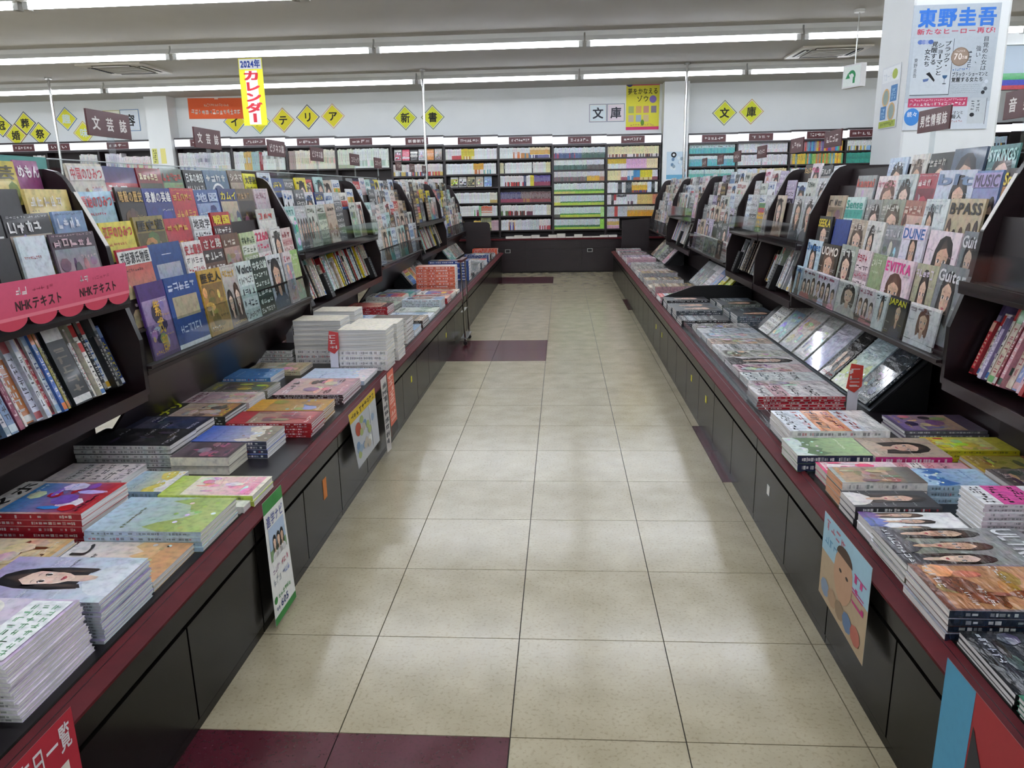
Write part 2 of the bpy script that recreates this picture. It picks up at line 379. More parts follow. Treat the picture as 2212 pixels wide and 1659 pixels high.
    if sp.get('vt'):
        text(m, sp['vt'], w*.38, h*.08, w*.26, h*.7, z+22*e, tc, mat, True)
    if title == '': return
    hx = w*.05
    if title:
        if sp.get('band'): m.rect(0, h*tb-.004, w, h*(tb+th)+.006, z+20*e, sp['band'], mat)
        text(m, title, hx, h*tb, w*.9, h*th, z+21*e, tc, mat, bold=sp.get('bold', .03))
    else:
        scrib(m, hx, h*tb, w*r.uniform(.7, .9), h*th*.85, r.randint(3, 5), z+21*e, tc, r, mat=mat, dens=4)
        if r.random() < .6: scrib(m, hx, h*.955, w*.9, h*.025, 12, z+21*e, r.choice([tc, acc[0]]), r, mat=mat, dens=2)
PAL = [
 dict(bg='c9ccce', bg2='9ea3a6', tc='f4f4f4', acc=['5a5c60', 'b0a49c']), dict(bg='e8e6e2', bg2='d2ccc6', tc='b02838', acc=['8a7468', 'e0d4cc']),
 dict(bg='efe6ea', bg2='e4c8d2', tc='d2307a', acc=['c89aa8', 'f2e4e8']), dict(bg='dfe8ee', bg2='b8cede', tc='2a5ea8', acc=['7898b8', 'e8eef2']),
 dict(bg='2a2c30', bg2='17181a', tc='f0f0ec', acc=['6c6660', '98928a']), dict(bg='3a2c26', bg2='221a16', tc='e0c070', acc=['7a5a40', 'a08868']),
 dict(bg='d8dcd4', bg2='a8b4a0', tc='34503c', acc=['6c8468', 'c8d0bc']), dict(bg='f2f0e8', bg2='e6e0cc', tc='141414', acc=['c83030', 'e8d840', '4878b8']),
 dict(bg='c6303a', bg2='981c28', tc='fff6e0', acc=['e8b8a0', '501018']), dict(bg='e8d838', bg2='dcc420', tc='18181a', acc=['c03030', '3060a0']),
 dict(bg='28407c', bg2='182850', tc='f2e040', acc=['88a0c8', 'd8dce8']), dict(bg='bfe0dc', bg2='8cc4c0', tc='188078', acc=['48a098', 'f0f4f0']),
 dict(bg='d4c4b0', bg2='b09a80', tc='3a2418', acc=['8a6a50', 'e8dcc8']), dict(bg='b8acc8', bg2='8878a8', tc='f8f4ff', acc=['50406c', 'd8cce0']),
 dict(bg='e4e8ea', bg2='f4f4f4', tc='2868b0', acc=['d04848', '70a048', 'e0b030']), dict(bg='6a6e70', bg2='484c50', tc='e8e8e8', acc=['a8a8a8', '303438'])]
STY = ['portrait', 'portrait', 'portrait', 'group', 'type', 'photo', 'photo', 'scene', 'type']
def rspec(r, styles=None, pal=None):
    d = dict(r.choice(pal or PAL)); d['st'] = r.choice(styles or STY); return d

# ------------------------------------------------------------------ printed matter
def mag_mesh(w, h, t, sp, r, spine='L', split=False, art=True, pagecol='eceae6', spinecol=None, name='magazine', spmarks=True, mat=None, raw=False):
    """local frame: x = width, y = height, z = thickness, origin at the middle of the bottom edge of the back cover."""
    T = Matrix.Translation((-w/2, 0, 0)); mat = mat or sp.get('mat', 'print')
    sc = spinecol or sp['bg']; i = .0016; ct = min(.0007, t*.12)
    p = M(); p.T = T
    p.box(i if spine == 'R' else ct, w-(i if spine == 'L' else ct), i, h-i, ct, t-ct, 'pages', pagecol, skip='bt')
    c = p if not split else M(); c.T = T
    c.box(0, w, 0, h, 0, ct, mat, sp.get('bg2', sp['bg'])); c.box(0, w, 0, h, t-ct, t, mat, sp['bg'])
    x0, x1 = (0, ct) if spine == 'L' else (w-ct, w)
    c.box(x0, x1, 0, h, ct, t-ct, mat, sc, skip='tb')
    if spmarks and t > .005:
        xx = -.0002 if spine == 'L' else w+.0002; mk = mixc(sc, 'f0f0f0', .75) if sum(lin(sc)) < 1.1 else mixc(sc, '303038', .6); mk2 = mixc(sc, mk, .4) if r.random() < .6 else mixc(sc, 'b03040', .7)
        k = 0; y = h*.06
        while y < h*.94:
            L = h*r.uniform(.012, .035); d = t*r.uniform(.14, .26)
            if r.random() < .75: c.poly([(xx, y, t/2-d), (xx, y+L, t/2-d), (xx, y+L, t/2+d), (xx, y, t/2+d)][::(-1 if spine == 'L' else 1)], mk if r.random() < .75 else mk2, mat)
            y += L*1.35
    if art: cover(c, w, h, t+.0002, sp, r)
    if raw: return p
    return (p.mesh(name), c.mesh('cover')) if split else (p.mesh(name), None)
class Bulk(M):
    def add(s, m, mw):
        k = len(s.v); s.v.extend(tuple(mw @ Vector(p)) for p in m.v); mp = [s.mi(n) for n in m.mats]
        s.f.extend(tuple(i+k for i in f) for f in m.f); s.c.extend(m.c); s.m.extend(mp[i] for i in m.m)
REST = Bulk(); PBREST = Bulk()
def put_mag(meshes, mw, name='magazine'):
    o = place(name, meshes[0], None, mw)
    if meshes[1]: place('cover', meshes[1], o)
    return o
def frame(origin, x, y, z):
    m = Matrix.Identity(4)
    for i in range(3): m[i][0], m[i][1], m[i][2], m[i][3] = x[i], y[i], z[i], origin[i]
    return m
def flat_frame(side, cx, cy, z, rot=0):
    """lying on a counter: cover up, head of the page away from the aisle."""
    f = frame((cx, cy, z), (0, 1, 0), (-1, 0, 0), (0, 0, 1)) if side == 'L' else frame((cx, cy, z), (0, -1, 0), (1, 0, 0), (0, 0, 1))
    return f @ Matrix.Rotation(rot, 4, 'Z')
def lean_frame(side, x, y, z, a, roll=0):
    """standing, cover to the aisle, leaning back by a."""
    c, s = math.cos(a), math.sin(a)
    f = frame((x, y, z), (0, 1, 0), (-s, 0, c), (c, 0, s)) if side == 'L' else frame((x, y, z), (0, -1, 0), (s, 0, c), (-c, 0, s))
    return f @ Matrix.Rotation(roll, 4, 'Z')
def stack(side, x0, x1, y0, y1, n, t, sp, top, low=None, group=None, spinecol=None, pagecol='eceae6', seed=0, z0=.4, split=False, name='magazine', cat=None, spine=None, jitter=.004, lean=0, kidmark=True, flip=None, bulk=False):
    """a pile of copies: flip = number of copies from the bottom that show their spine, the others show their pages."""
    r = random.Random(seed*77+5); w = y1-y0; h = x1-x0; spine = spine or ('L' if side == 'L' else 'R'); other = 'R' if spine == 'L' else 'L'
    cat = cat or {'weekly_magazine': 'magazine', 'comic_book': 'comic', 'photo_book': 'book', 'encyclopedia': 'book', 'guidebook': 'book', 'novel': 'book'}.get(name, name)
    topm = mag_mesh(w, h, t, sp, r, spine if flip is None else other, split, True, pagecol, spinecol, name, kidmark)
    low_m = {}
    xb = x1 if side == 'L' else x0
    for i in range(n):
        dx, dy, ro = r.uniform(-jitter, jitter), r.uniform(-jitter, jitter), r.uniform(-.012, .012)
        if i == n-1: dx = dy = 0
        mw = flat_frame(side, xb+dx-lean*i*(1 if side == 'L' else -1), (y0+y1)/2+dy, z0+.0004+i*(t+.0003), ro)
        if i == n-1: tag(put_mag(topm, mw, name), top, cat, None); continue
        sd = spine if flip is None or i < flip else other
        key = (sd, i % 2)
        if bulk: REST.add(mag_mesh(w, h, t, sp, r, sd, False, False, pagecol, spinecol, name, kidmark, raw=True), mw); continue
        if key not in low_m: low_m[key] = mag_mesh(w, h, t, sp, r, sd, False, False, pagecol, spinecol, name, kidmark)
        lb = (low or ('lower copy under the '+top))+', %s from bottom' % ORD[i]
        tag(put_mag(low_m[key], mw, name), lb, cat, 'copies stacked under one another, '+' '.join(top.split()[:6]))
# ================================================================== THE ROOM
XW0, XW1, YW0, YW1, ZC = -11.0, 10.0, -5.0, 12.05, 3.04
TS = .45
def build_room():
    m = M()
    m.box(-.45, 1.8, -1.35, 11.7, -.06, -.006, 'grout')
    for x0, x1, y0, y1 in ((XW0, -.4515, YW0, YW1), (1.8015, XW1, YW0, YW1), (-.4515, 1.8015, YW0, -1.3515), (-.4515, 1.8015, 11.7015, YW1)):
        m.box(x0, x1, y0, y1, -.06, 0, 'tile_beige')
    fl = struct(m.obj('floor'))
    g = .0016; cache = {}
    red = {(c, n) for n in (-2, -1, 10, 11, 22, 23) for c in (-1, 0)} | {(3, n) for n in (4, 5, 16, 17)}
    for n in range(-3, 26):
        for c in range(-1, 4):
            mt = 'tile_red' if (c, n) in red else 'tile_beige'
            if mt not in cache:
                t = M(); t.box(g, TS-g, g, TS-g, -.006, 0, mt, skip='b'); cache[mt] = t.mesh('tile')
            place('tile', cache[mt], fl, Matrix.Translation((c*TS, n*TS, 0)))
    m = M(); m.box(XW0, XW1, YW0, YW1, ZC, ZC+.1, 'ceiling'); struct(m.obj('ceiling'))
    for nm, b in (('wall_back', (XW0, XW1, YW1, YW1+.1)), ('wall_front', (XW0, XW1, YW0-.1, YW0)), ('wall_left', (XW0-.1, XW0, YW0, YW1)), ('wall_right', (XW1, XW1+.1, YW0, YW1))):
        m = M(); m.box(*b, 0, ZC, 'wall'); struct(m.obj(nm))
    m = M(); m.box(-6.52, -6.12, 11.74, YW1-.002, 0, ZC-.002, 'wall'); o = struct(m.obj('pillar'))
    m = M(); m.box(2.265, 2.672, 11.74, YW1-.002, 0, ZC-.002, 'wall'); o = struct(m.obj('pillar'))
    m = M(); m.prism([(2.645, 3.30), (3.17, 3.30), (3.19, 3.32), (3.19, 3.76), (2.635, 3.76), (2.635, 3.31)], 0, ZC-.002, 'z', 'wall'); struct(m.obj('pillar'))
    # lowered blue-grey beam with the coloured stripe, right of the big pillar
    m = M(); m.prism([(5.35, ZC-.001), (5.35, 2.93), (5.42, 2.86), (9.9, 2.86), (9.9, ZC-.001)], 8.0, 8.3, 'y', 'wall'); struct(m.obj('trim_1'))
    m = M()
    m.box(5.46, 9.9, 8.05, 8.10, 2.38, 2.86, 'wall_blue')
    m.box(5.40, 9.9, 8.03, 8.05, 2.49, 2.56, 'print', '2f8a4c', skip='k'); m.box(5.40, 9.9, 8.03, 8.05, 2.43, 2.49, 'print', '343c98', skip='k'); m.box(5.40, 9.9, 8.03, 8.05, 2.385, 2.43, 'print', 'a83c44', skip='k')
    o = m.obj('fascia_board'); tag(o, 'pale blue fascia board with green, blue and red stripe beyond the white pillar', 'sign')
build_room()

# ------------------------------------------------------------------ fluorescent lights
def build_lights():
    L = 2.27; prof = [(-.065, .062), (-.065, .052), (-.022, .012), (-.022, .10), (.022, .10), (.022, .012), (.065, .052), (.065, .062), (.03, .10), (.03, .135), (-.03, .135), (-.03, .10)]
    hs = M(); hs.prism([(-.075, .05), (-.035, .105), (-.035, .14), (.035, .14), (.035, .105), (.075, .05), (.0, .052)], -L/2-.02, L/2+.02, 'x', 'fixture'); hm = hs.mesh('housing')
    tb = M(); tb.cyl((-L/2+.035, 0, .018), (L/2-.035, 0, .018), .019, 10, 'tube')
    tb.prism([(-.066, .047), (0, .0495), (.066, .047), (.066, .0465), (-.066, .0465)], -L/2+.05, L/2-.05, 'x', 'tube'); tm = tb.mesh('tube')  # flat strip glows too, standing in for the reflector lit by the tube
    so = M(); so.box(-.022, .022, -.035, .035, -.008, .06, 'steel'); so.box(-.008, .008, -.012, .012, .06, .14, 'steel'); sm = so.mesh('socket')
    rows = [(9.98, 'row nearest back wall', True), (7.40, 'second row from back wall', True), (4.90, 'row at top of photo', True),
            (2.40, '', False), (-.10, '', False), (-2.6, '', False)]
    for ry, nm, vis in rows:
        k = 0
        for i in range(-4, 4):
            x = -.325+i*2.33
            o = empty('fluorescent_light', (x, ry, 2.885))
            place('housing', hm, o); place('tube', tm, o)
            for s in (-1, 1): place('socket', sm, o, Matrix.Translation((s*(L/2-.012), 0, 0)))
            k += 1
            if vis: tag(o, 'long white fluorescent light, %s from left, %s' % (ORD[i+4], nm), 'light', 'fluorescent lights, '+nm)
            else: tag(o, 'white fluorescent ceiling light hung above or behind the camera', 'light', 'fluorescent lights above the camera')
            r = M(); r.box(-.02, .02, -.02, .02, .14, ZC-2.885-.001, 'fixture')
        # the steel rail each row hangs from
    rail = M(); rail.box(-10.5, 9, -.03, .03, .0, .014, 'fixture'); rm = rail.mesh('light_rail')
    for ry, nm, vis in rows:
        o = place('light_rail', rm, None, Matrix.Translation((0, ry, 3.0255)))
        tag(o, ('thin white ceiling rail above the lights of the %s' % nm.replace(' along the top edge of the photo', ' at the photo top')) if vis else 'thin white ceiling rail above the unseen lights', 'rail', None if vis else 'rails above the unseen lights')
build_lights()

# ------------------------------------------------------------------ counters
LX, RX = -.368, 1.384
def build_counters():
    N = 13; P = .914; Y0 = -1.371
    for sd in 'LR':
        side = 'left' if sd == 'L' else 'right'; s = -1 if sd == 'L' else 1; fx = LX if sd == 'L' else RX
        def bx(m, u0, u1, y0, y1, z0, z1, mt, **k):
            a, b = fx+s*u0, fx+s*u1; m.box(min(a, b), max(a, b), y0, y1, z0, z1, mt, **k)
        cm = M(); bx(cm, .03, .82, .001, P-.001, .0, .383, 'gap'); cm = cm.mesh('carcass')
        fm = M(); bx(fm, .004, .03, .004, P-.004, .315, .372, 'door'); fm = fm.mesh('fascia_panel')
        dm = M(); bx(dm, .006, .03, .004, P/2-.004, .03, .30, 'door'); dm = dm.mesh('door')
        km = M(); bx(km, .008, .03, .002, P-.002, .0, .026, 'door'); km = km.mesh('plinth')
        st = {'L': {2: ('0', 'c87838', 1.16), 4: ('1', 'd8d040', 3.007), 6: ('0', 'd8d040', 4.53)}, 'R': {2: ('1', 'dcdcd8', 1.169), 4: ('0', 'd8d040', 2.51), 5: ('0', 'd8d040', 3.007), 6: ('0', 'd8d040', 4.47), 7: ('0', 'd8d040', 4.86)}}[sd]
        for k in range(N):
            o = empty('base_cabinet', (0, Y0+k*P, 0))
            tag(o, 'black base cabinet unit, %s from the near end under the %s counter' % (ORD[k], side), 'cabinet', 'base cabinets under the %s counter' % side)
            place('carcass', cm, o); place('fascia_panel', fm, o); place('plinth', km, o)
            for j in (0, 1):
                d = place('door', dm, o, Matrix.Translation((0, j*P/2, 0)))
                for _, c, yy in st.values():
                    if Y0+k*P+j*P/2 <= yy < Y0+k*P+(j+1)*P/2:
                        q = M(); ly = yy-(Y0+k*P+j*P/2); a = fx+s*.0045
                        ly = min(max(ly, .03), P/2-.03)
                        wd, hh = (.022, .07) if c == 'c87838' else (.016, .032)
                        q.box(min(a, a+s*.0015), max(a, a+s*.0015), ly-wd, ly+wd, .215-hh/2*1.2, .215+hh/2*1.2, 'paper', c)
                        e = q.obj('sticker', d); e['label'] = ('orange' if c == 'c87838' else 'white' if c == 'dcdcd8' else 'yellow')+' sticker on the door'
        yend = Y0+N*P+.28
        w = M(); bx(w, .028, .86, Y0, yend, .384, .400, 'laminate'); o = w.obj('worktop')
        tag(o, 'long black laminate worktop with dark red edge along the %s counter' % side, 'counter')
        e = M(); a = [(fx+s*.0, .376), (fx-s*.012, .384), (fx-s*.012, .391), (fx+s*.046, .4035), (fx+s*.046, .384), (fx+s*.02, .376)]
        e.prism(a, Y0, yend, 'y', 'redstrip'); e.obj('edge_strip', o)['label'] = 'dark red edge strip'
        t = M(); a0 = fx+s*.046; t.box(min(a0, a0+s*.006), max(a0, a0+s*.006), Y0, yend, .3995, .4045, 'door'); t.obj('edge_bead', o)
        b = M(); bx(b, .02, .86, Y0+N*P+.001, yend, 0, .383, 'door'); q = b.obj('base_cabinet'); tag(q, 'narrow black end cabinet closing the far end of the %s counter' % side, 'cabinet')
build_counters()

# ------------------------------------------------------------------ magazine racks
LR0, RR0 = -.97, 1.985
PITCH_L = 1.945
LYS = [1.01-PITCH_L, 1.01, 1.01+PITCH_L, 1.01+2*PITCH_L, 1.01+3*PITCH_L, 1.01+4*PITCH_L, 1.01+5*PITCH_L]
RYS = [1.15-1.935, 1.15, 1.15+1.935, 4.03, 1.15+2*1.935, 1.15+3*1.935, 1.15+4*1.935, 1.15+5*1.935]
def ux(sd, u): return LR0-u if sd == 'L' else RR0+u
# tiers: (u of the top edge, z of the top edge) from the lowest to the highest
TIER_FULL_L = [(.05, 1.05), (.09, 1.19), (.14, 1.29), (.20, 1.405), (.28, 1.50)]
TIER_FULL_R = [(.03, .90), (.075, 1.06), (.125, 1.19), (.175, 1.30), (.225, 1.41), (.295, 1.50)]
TIER_HALF = [(.13, 1.30), (.20, 1.405), (.28, 1.50)]
LEAN = .14
def rack(sd, y0, y1, kind, label, last=False, acr=True):
    s = -1 if sd == 'L' else 1
    o = empty('magazine_rack', (0, 0, .4)); tag(o, label, 'rack', 'dark wooden magazine racks')
    D = Matrix.Translation((0, 0, -.4))
    prof = [(ux(sd, u), z) for u, z in [(.26, .4005), (.26, .634), (.0, .650), (0, .86), (.055, 1.04), (.075, 1.20), (.185, 1.425), (.20, 1.447), (.225, 1.466), (.26, 1.475), (.635, 1.475), (.635, .4005)]]
    def panel(y):
        p = M(); p.prism(prof, y-.013, y+.013, 'y', 'wood', edge='laminate'); p.obj('side_panel', o, D)
    panel(y0)
    if last: panel(y1)
    a, b = y0+.014, y1-.014
    def bx(m, u0, u1, z0, z1, mt='wood', ya=a, yb=b):
        x0, x1 = sorted((ux(sd, u0), ux(sd, u1))); m.box(x0, x1, ya, yb, z0, z1, mt)
    m = M(); bx(m, .60, .63, .405, 1.47, 'wood_back'); bx(m, .30, .60, 1.44, 1.455, 'wood'); m.obj('back_panel', o, D)
    tiers = TIER_HALF if kind == 'half' else (TIER_FULL_L if sd == 'L' else TIER_FULL_R)
    for j, (u, z) in enumerate(tiers):
        zb = z-.30 if j else (1.025 if kind == 'half' else (.757 if sd == 'L' else .735))
        ub = u-.30*LEAN if j else u-(z-zb)*LEAN
        m = M(); bx(m, ub-.028, ub+.010, zb-.012, zb-.001); zt = z-.05
        m.prism([(ux(sd, ub+.0115), zb-.012), (ux(sd, ub+.0155), zb-.012), (ux(sd, ub+.0155+(zt-zb)*LEAN), zt), (ux(sd, ub+.0115+(zt-zb)*LEAN), zt)], a, b, 'y', 'wood_back'); m.obj('tier_shelf', o, D)
    if kind == 'half':
        m = M(); bx(m, .018, .20, .985, 1.012); bx(m, .012, .018, .985, 1.03); m.obj('ledge', o, D)
        m = M(); bx(m, .0, .42, .635, .66); bx(m, -.004, 0, .63, .675); bx(m, .222, .232, .405, .635, 'wood_back'); m.obj('book_shelf', o, D)
        q = M(); q.T = None
        # leaning back board of the spine-out shelf
        x = [ux(sd, .30), ux(sd, .31), ux(sd, .20), ux(sd, .19)]
        q.prism([(ux(sd, .255), .662), (ux(sd, .262), .662), (ux(sd, .355), .965), (ux(sd, .348), .965)], a, b, 'y', 'wood_back'); q.obj('back_board', o, D)
        if acr:
            q = M(); bx(q, .008, .011, 1.0, 1.14, 'acrylic'); q.obj('acrylic_lip', o, D)['label'] = 'clear acrylic front lip'
    else:
        q = M()
        if sd == 'L': q.prism([(ux(sd, .0), .719), (ux(sd, .012), .719), (ux(sd, .255), .402), (ux(sd, .243), .402)], a, b, 'y', 'wood')
        else: bx(q, .245, .258, .402, .70); bx(q, .012, .26, .70, .719)
        q.obj('fascia_panel', o, D)
        q = M(); bx(q, -.002, .03, .72, .735); q.obj('ledge', o, D)
        if acr:
            q = M(); bx(q, -.006, -.003, .738, .90, 'acrylic'); q.obj('acrylic_lip', o, D)['label'] = 'clear acrylic front lip'
    return tiers
LK = ['half', 'full', 'half', 'full', 'half', 'full']
LN = ['nearest the camera', 'second from the camera', 'third from the camera', 'fourth from the camera', 'fifth from the camera', 'farthest from the camera']
RSEG = [('half', 0), ('full', 1), ('half', 2), ('half', 3), ('full', 4), ('half', 5), ('full', 6)]
RN = ['at the right photo edge', 'second from the camera', 'third from the camera', 'fourth from the camera', 'fifth from the camera', 'sixth from the camera', 'farthest from the camera']
for k in range(6): rack('L', LYS[k], LYS[k+1], LK[k], 'dark wooden magazine rack on the left counter, %s' % LN[k], k == 5, k != 4)
for k in range(7): rack('R', RYS[k], RYS[k+1], RSEG[k][0], 'dark wooden magazine rack on the right counter, %s' % RN[k], k == 6)
# short names used in labels
LB = ['first left rack', 'second left rack', 'third left rack', 'fourth left rack', 'fifth left rack', 'last left rack']
RB = ['first right rack', 'second right rack', 'third right rack', 'fourth right rack', 'fifth right rack', 'sixth right rack', 'last right rack']
TN5 = ['lowest', 'fourth', 'third', 'second', 'top']; TN6 = ['lowest', 'fifth', 'fourth', 'third', 'second', 'top']; TN3 = ['lowest', 'middle', 'top']

def rack_mag(sd, tier, j, tn, ya, yb, sp, where, r, h=None, split=True, t=None, dz=0, copies=1, kind='full', bulk=False):
    """one magazine face out on a tier, top edge at the tier's (u, z)."""
    u, z = tier; w = abs(yb-ya)-.008; z += dz
    if j == 0:
        zb = (1.027 if kind == 'half' else (.759 if sd == 'L' else .737)); h = z-zb; u0 = u
    else:
        h = h or .296; zb = z-h*math.cos(LEAN)
    t = t or r.uniform(.005, .012)
    h = h/math.cos(LEAN) if j == 0 else h
    ub = u-.30*LEAN if j else u-(z-zb)*LEAN
    y = (ya+yb)/2
    sp = dict(sp)
    for c in range(copies):
        front = c == copies-1
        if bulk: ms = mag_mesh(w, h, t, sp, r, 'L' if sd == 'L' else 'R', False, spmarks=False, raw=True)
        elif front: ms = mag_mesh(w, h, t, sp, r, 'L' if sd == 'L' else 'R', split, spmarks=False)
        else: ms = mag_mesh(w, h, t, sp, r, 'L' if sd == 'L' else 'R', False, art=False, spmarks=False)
        uu = ub-.001+.0095-(c+1)*t-.001*c
        if j == 0: uu = max(uu, .002-.0)
        f = lean_frame(sd, ux(sd, uu+t*0), y+(0 if front else r.uniform(.004, .012)*(1 if sd == 'L' else 1)), zb, LEAN, r.uniform(-.012, .012) if front else 0)
        if bulk: REST.add(ms, f); continue
        o = put_mag(ms, f)
        base = '%s magazine with %s masthead' % (cname(sp['bg']), cname(sp['tc']))
        if front: tag(o, base+', '+where, 'magazine', 'magazines face out in the racks')
        else: tag(o, 'hidden copy behind the '+base.replace(' magazine', '')+', '+where, 'magazine', 'spare copies behind front magazines')
def D(st, bg, bg2, tc, acc, title=None, **k):
    d = dict(st=st, bg=bg, bg2=bg2, tc=tc, acc=acc, title=title); d.update(k); return d
rr = random.Random(5)
def lay(sd, tiers, j, tn, ys, specs, bay, kind, near_up=True, copies=1, split=True):
    for i, ((a, b), sp) in enumerate(zip(ys, specs)):
        if sp is None: continue
        rack_mag(sd, tiers[j], j, tn, a, b, sp, '%s from near end, %s tier, %s' % (ORD[i if near_up else len(ys)-1-i], tn, bay), rr, split=split, copies=copies, kind=kind, dz=rr.uniform(-.012, .006) if j else 0)

# --- left bay 1 (second rack): history, business and culture titles
lay('L', TIER_FULL_L, 4, 'top', [(1.132,1.365),(1.365,1.612),(1.612,1.826),(1.826,2.036),(2.036,2.251),(2.251,2.544),(2.544,2.74),(2.745,2.93)], [
 D('photo','d8d0c0','a89c90','b8303c',['b8a890','8c5c40','d8d4c8'],'中国のひみつ',band='d8d4d0'), D('type','28306c','a81c2c','f2f0ea',['a81c2c','14141a'],'',vt='忍者'),
 D('photo','8c2028','5a5a34','e0d0a0',['5a6238','8c8450','3c4028']), D('photo','5a6a5c','486050','c83c28',['486a54','b05030','7c9c6c']),
 D('type','16181a','101414','f0f4f0',['14181a','223c28'],'日本の地形'), D('arch','5c7890','4c6880','e8ecec',['2c4470','a8b8c4']),
 D('photo','7c6c5c','5c4a3c','e0d8c8',['8a7058','4a3028','a89880'],'シネマ'), D('type','e6e22c','dcd828','1c1c18',['e6e22c','dcd828'],'大学院')], LB[1], 'full')
lay('L', TIER_FULL_L, 3, 'second', [(1.065,1.289),(1.289,1.488),(1.488,1.73),(1.73,1.96),(1.96,2.226),(2.226,2.453),(2.453,2.688),(2.69,2.913)], [
 D('scene','9cc4dc','c8c0a4','c0202c',['9aa068','c8b890','d8a878'],'原始のひみつ'), D('photo','2a2018','181414','c8a050',['5c4830','807060','242020'],'暗殺の歴史'),
 D('photo','2c3888','243070','f2f2f4',['303c8c','5c3c78','283478'],'悲劇の英雄'), D('badge','b83440','a02c38','e0b050',['9c2834','d89080']),
 D('photo','3c5c98','2c4880','b8c8e0',['46649c','283c70','8ca0c4'],'地図'), D('photo','28346c','48445c','ecdc30',['384474','8a7c54','c0b090'],'カムイ'),
 D('photo','6a5a44','3c3028','c0a070',['5c4a30','8c7c5c','2c2420']), D('scene','d8c8cc','7890a0','a87888',['40586c','b0c0c8'])], LB[1], 'full')
lay('L', TIER_FULL_L, 2, 'third', [(1.06,1.285),(1.285,1.525),(1.525,1.761),(1.761,1.952),(1.971,2.186),(2.561,2.842)], [
 D('scene','e4d44c','b8c07c','c02838',['9aa45c','d8c890','e0b898'],'江戸のひみつ'), D('photo','8c7c40','6c6030','18140c',['786c38','a89858','544a28'],'歴史道'),
 D('badge','b83440','a02c38','e0b050',['9c2834','d89080']), D('type','d8dcdc','c8d4dc','16161a',['e4e8e8','70a8d0','c03038'],'地政学',band='e8eaea'),
 D('type','b01c24','981820','ecd828',['b01c24','3c1418'],'戦国'), D('photo','c8ccc4','b0b4a8','d0504c',['a8aca0','d88c80','e0e0d8'])], LB[1], 'full')
lay('L', TIER_FULL_L, 1, 'fourth', [(1.062,1.295),(1.295,1.561),(1.561,1.743),(1.743,1.961),(1.961,2.167),(2.178,2.377),(2.377,2.576),(2.576,2.74),(2.745,2.927)], [
 D('scene','c83848','c0b494','18181c',['c4b48c','a89878'],'式部源氏物語',band='e4e6e2'), D('frame','204888','183c78','e0e4f0',['98a4c0','204080'],''),
 D('type','e8e4e0','dcd4cc','b02030',['e8e4e0','c83c48'],'史上最強'), D('type','a02834','3c3028','dcd8d0',['382c28','6c4c40'],'さと路'), D('photo','6c4830','4c3828','e8e0d0',['8c6c58','403028','b09080']),
 D('type','b8c894','d8dcd0','3c5030',['d8dcd0','98a878']), D('type','e4d8d4','dcd4d0','d02858',['e4dcd8','b8b0b0'],'2260'), D('portrait','e4e4de','d0d0c8','707068',['2c3c60','c0c0b8']), D('type','dcc8c4','d0bcb8','a04048',['dccccc','c89c98'])], LB[1], 'full')
lay('L', TIER_FULL_L, 0, 'lowest', [(1.089,1.294),(1.294,1.581),(1.581,1.812),(1.812,1.983),(1.983,2.182),(2.182,2.403),(2.403,2.63),(2.635,2.77),(2.775,2.92)], [
 D('photo','4c2c74','3c2460','dcb040',['6c4c84','b89c68','2c1c48','a08cb0'],'',vt='紫式部'), D('frame','1c4890','1c4488','d0dcf0',['a89c80','806c50']),
 D('photo','c8a040','a88430','241c14',['b08c48','dcc080','846838'],'歴史人'), D('group','d8d4cc','3c3434','d8b040',['40302c','6c6060'],n=2), D('type','d8e4e0','c8d8d4','18242c',['d8e4e0','b8ccc8'],'Voice'),
 D('type','1c3428','182c24','e4f0e8',['1c3428','284438'],'中央公論'), D('portrait','dce0e0','8c98a8','282c34',['48586c','a8a8b0']), D('photo','e0d4d4','b8b0b4','b03850',['c0a8a8','9098ac']), D('scene','9cc870','b8d0b8','e0e8d0',['c8b4a0','a8c0a8'])], LB[1], 'full')
# --- right bay 1 (second rack): fashion and music titles
lay('R', TIER_FULL_R, 5, 'top', [(2.294,2.519),(2.092,2.268),(1.857,2.078),(1.579,1.845),(1.363,1.572)], [
 D('portrait','bccce0','a8bcd4','e8f0f8',['8c94a0','d0d8e4']), D('portrait','dcd8d0','ccc4b8','b8a898',['b09c88','e8e4dc'],hair='5c4838'), D('portrait','2c3028','202420','c8c8bc',['28241c','5c584c']),
 D('portrait','4c5c70','445468','3c485c',['4c5c70','2c3440'],'',hair='14161c'), D('portrait','4c8080','3c6c70','a8d8d4',['70a0a0','c0c8c4'],'STRINGS')], RB[1], 'full', False)
lay('R', TIER_FULL_R, 4, 'second', [(2.483,2.748),(2.218,2.472),(2.013,2.228),(1.825,2.013),(1.499,1.817),(1.314,1.512),(1.166,1.306)], [
 D('photo','9ca0a0','808484','c85848',['a8a8a4','787c7c','c0bcb8'],'kansai'), D('portrait','ece0e0','dcd0d0','d89098',['e4ccd0','b89ca0'],hair='6c4838'), D('portrait','ccd4d4','bcc8c8','9cacb0',['b8bcbc','787c80'],hair='3c3834'),
 D('photo','b04050','8c2c3c','ecd8d8',['a03848','d8a0a8','742030']), D('portrait','c4ccdc','d0d8e4','6c84a8',['e0e0e4','a0b0c8'],'blt',cx=.66,bw=.7,hair='18181c'), D('group','7088b8','b8a4cc','3c3050',['28243c','3c3858'],'MUSIC',n=3,band='a898c8'),
 D('photo','241c18','6c4428','e0c838',['8c5830','583818','b07840'],'Songs')], RB[1], 'full', False)
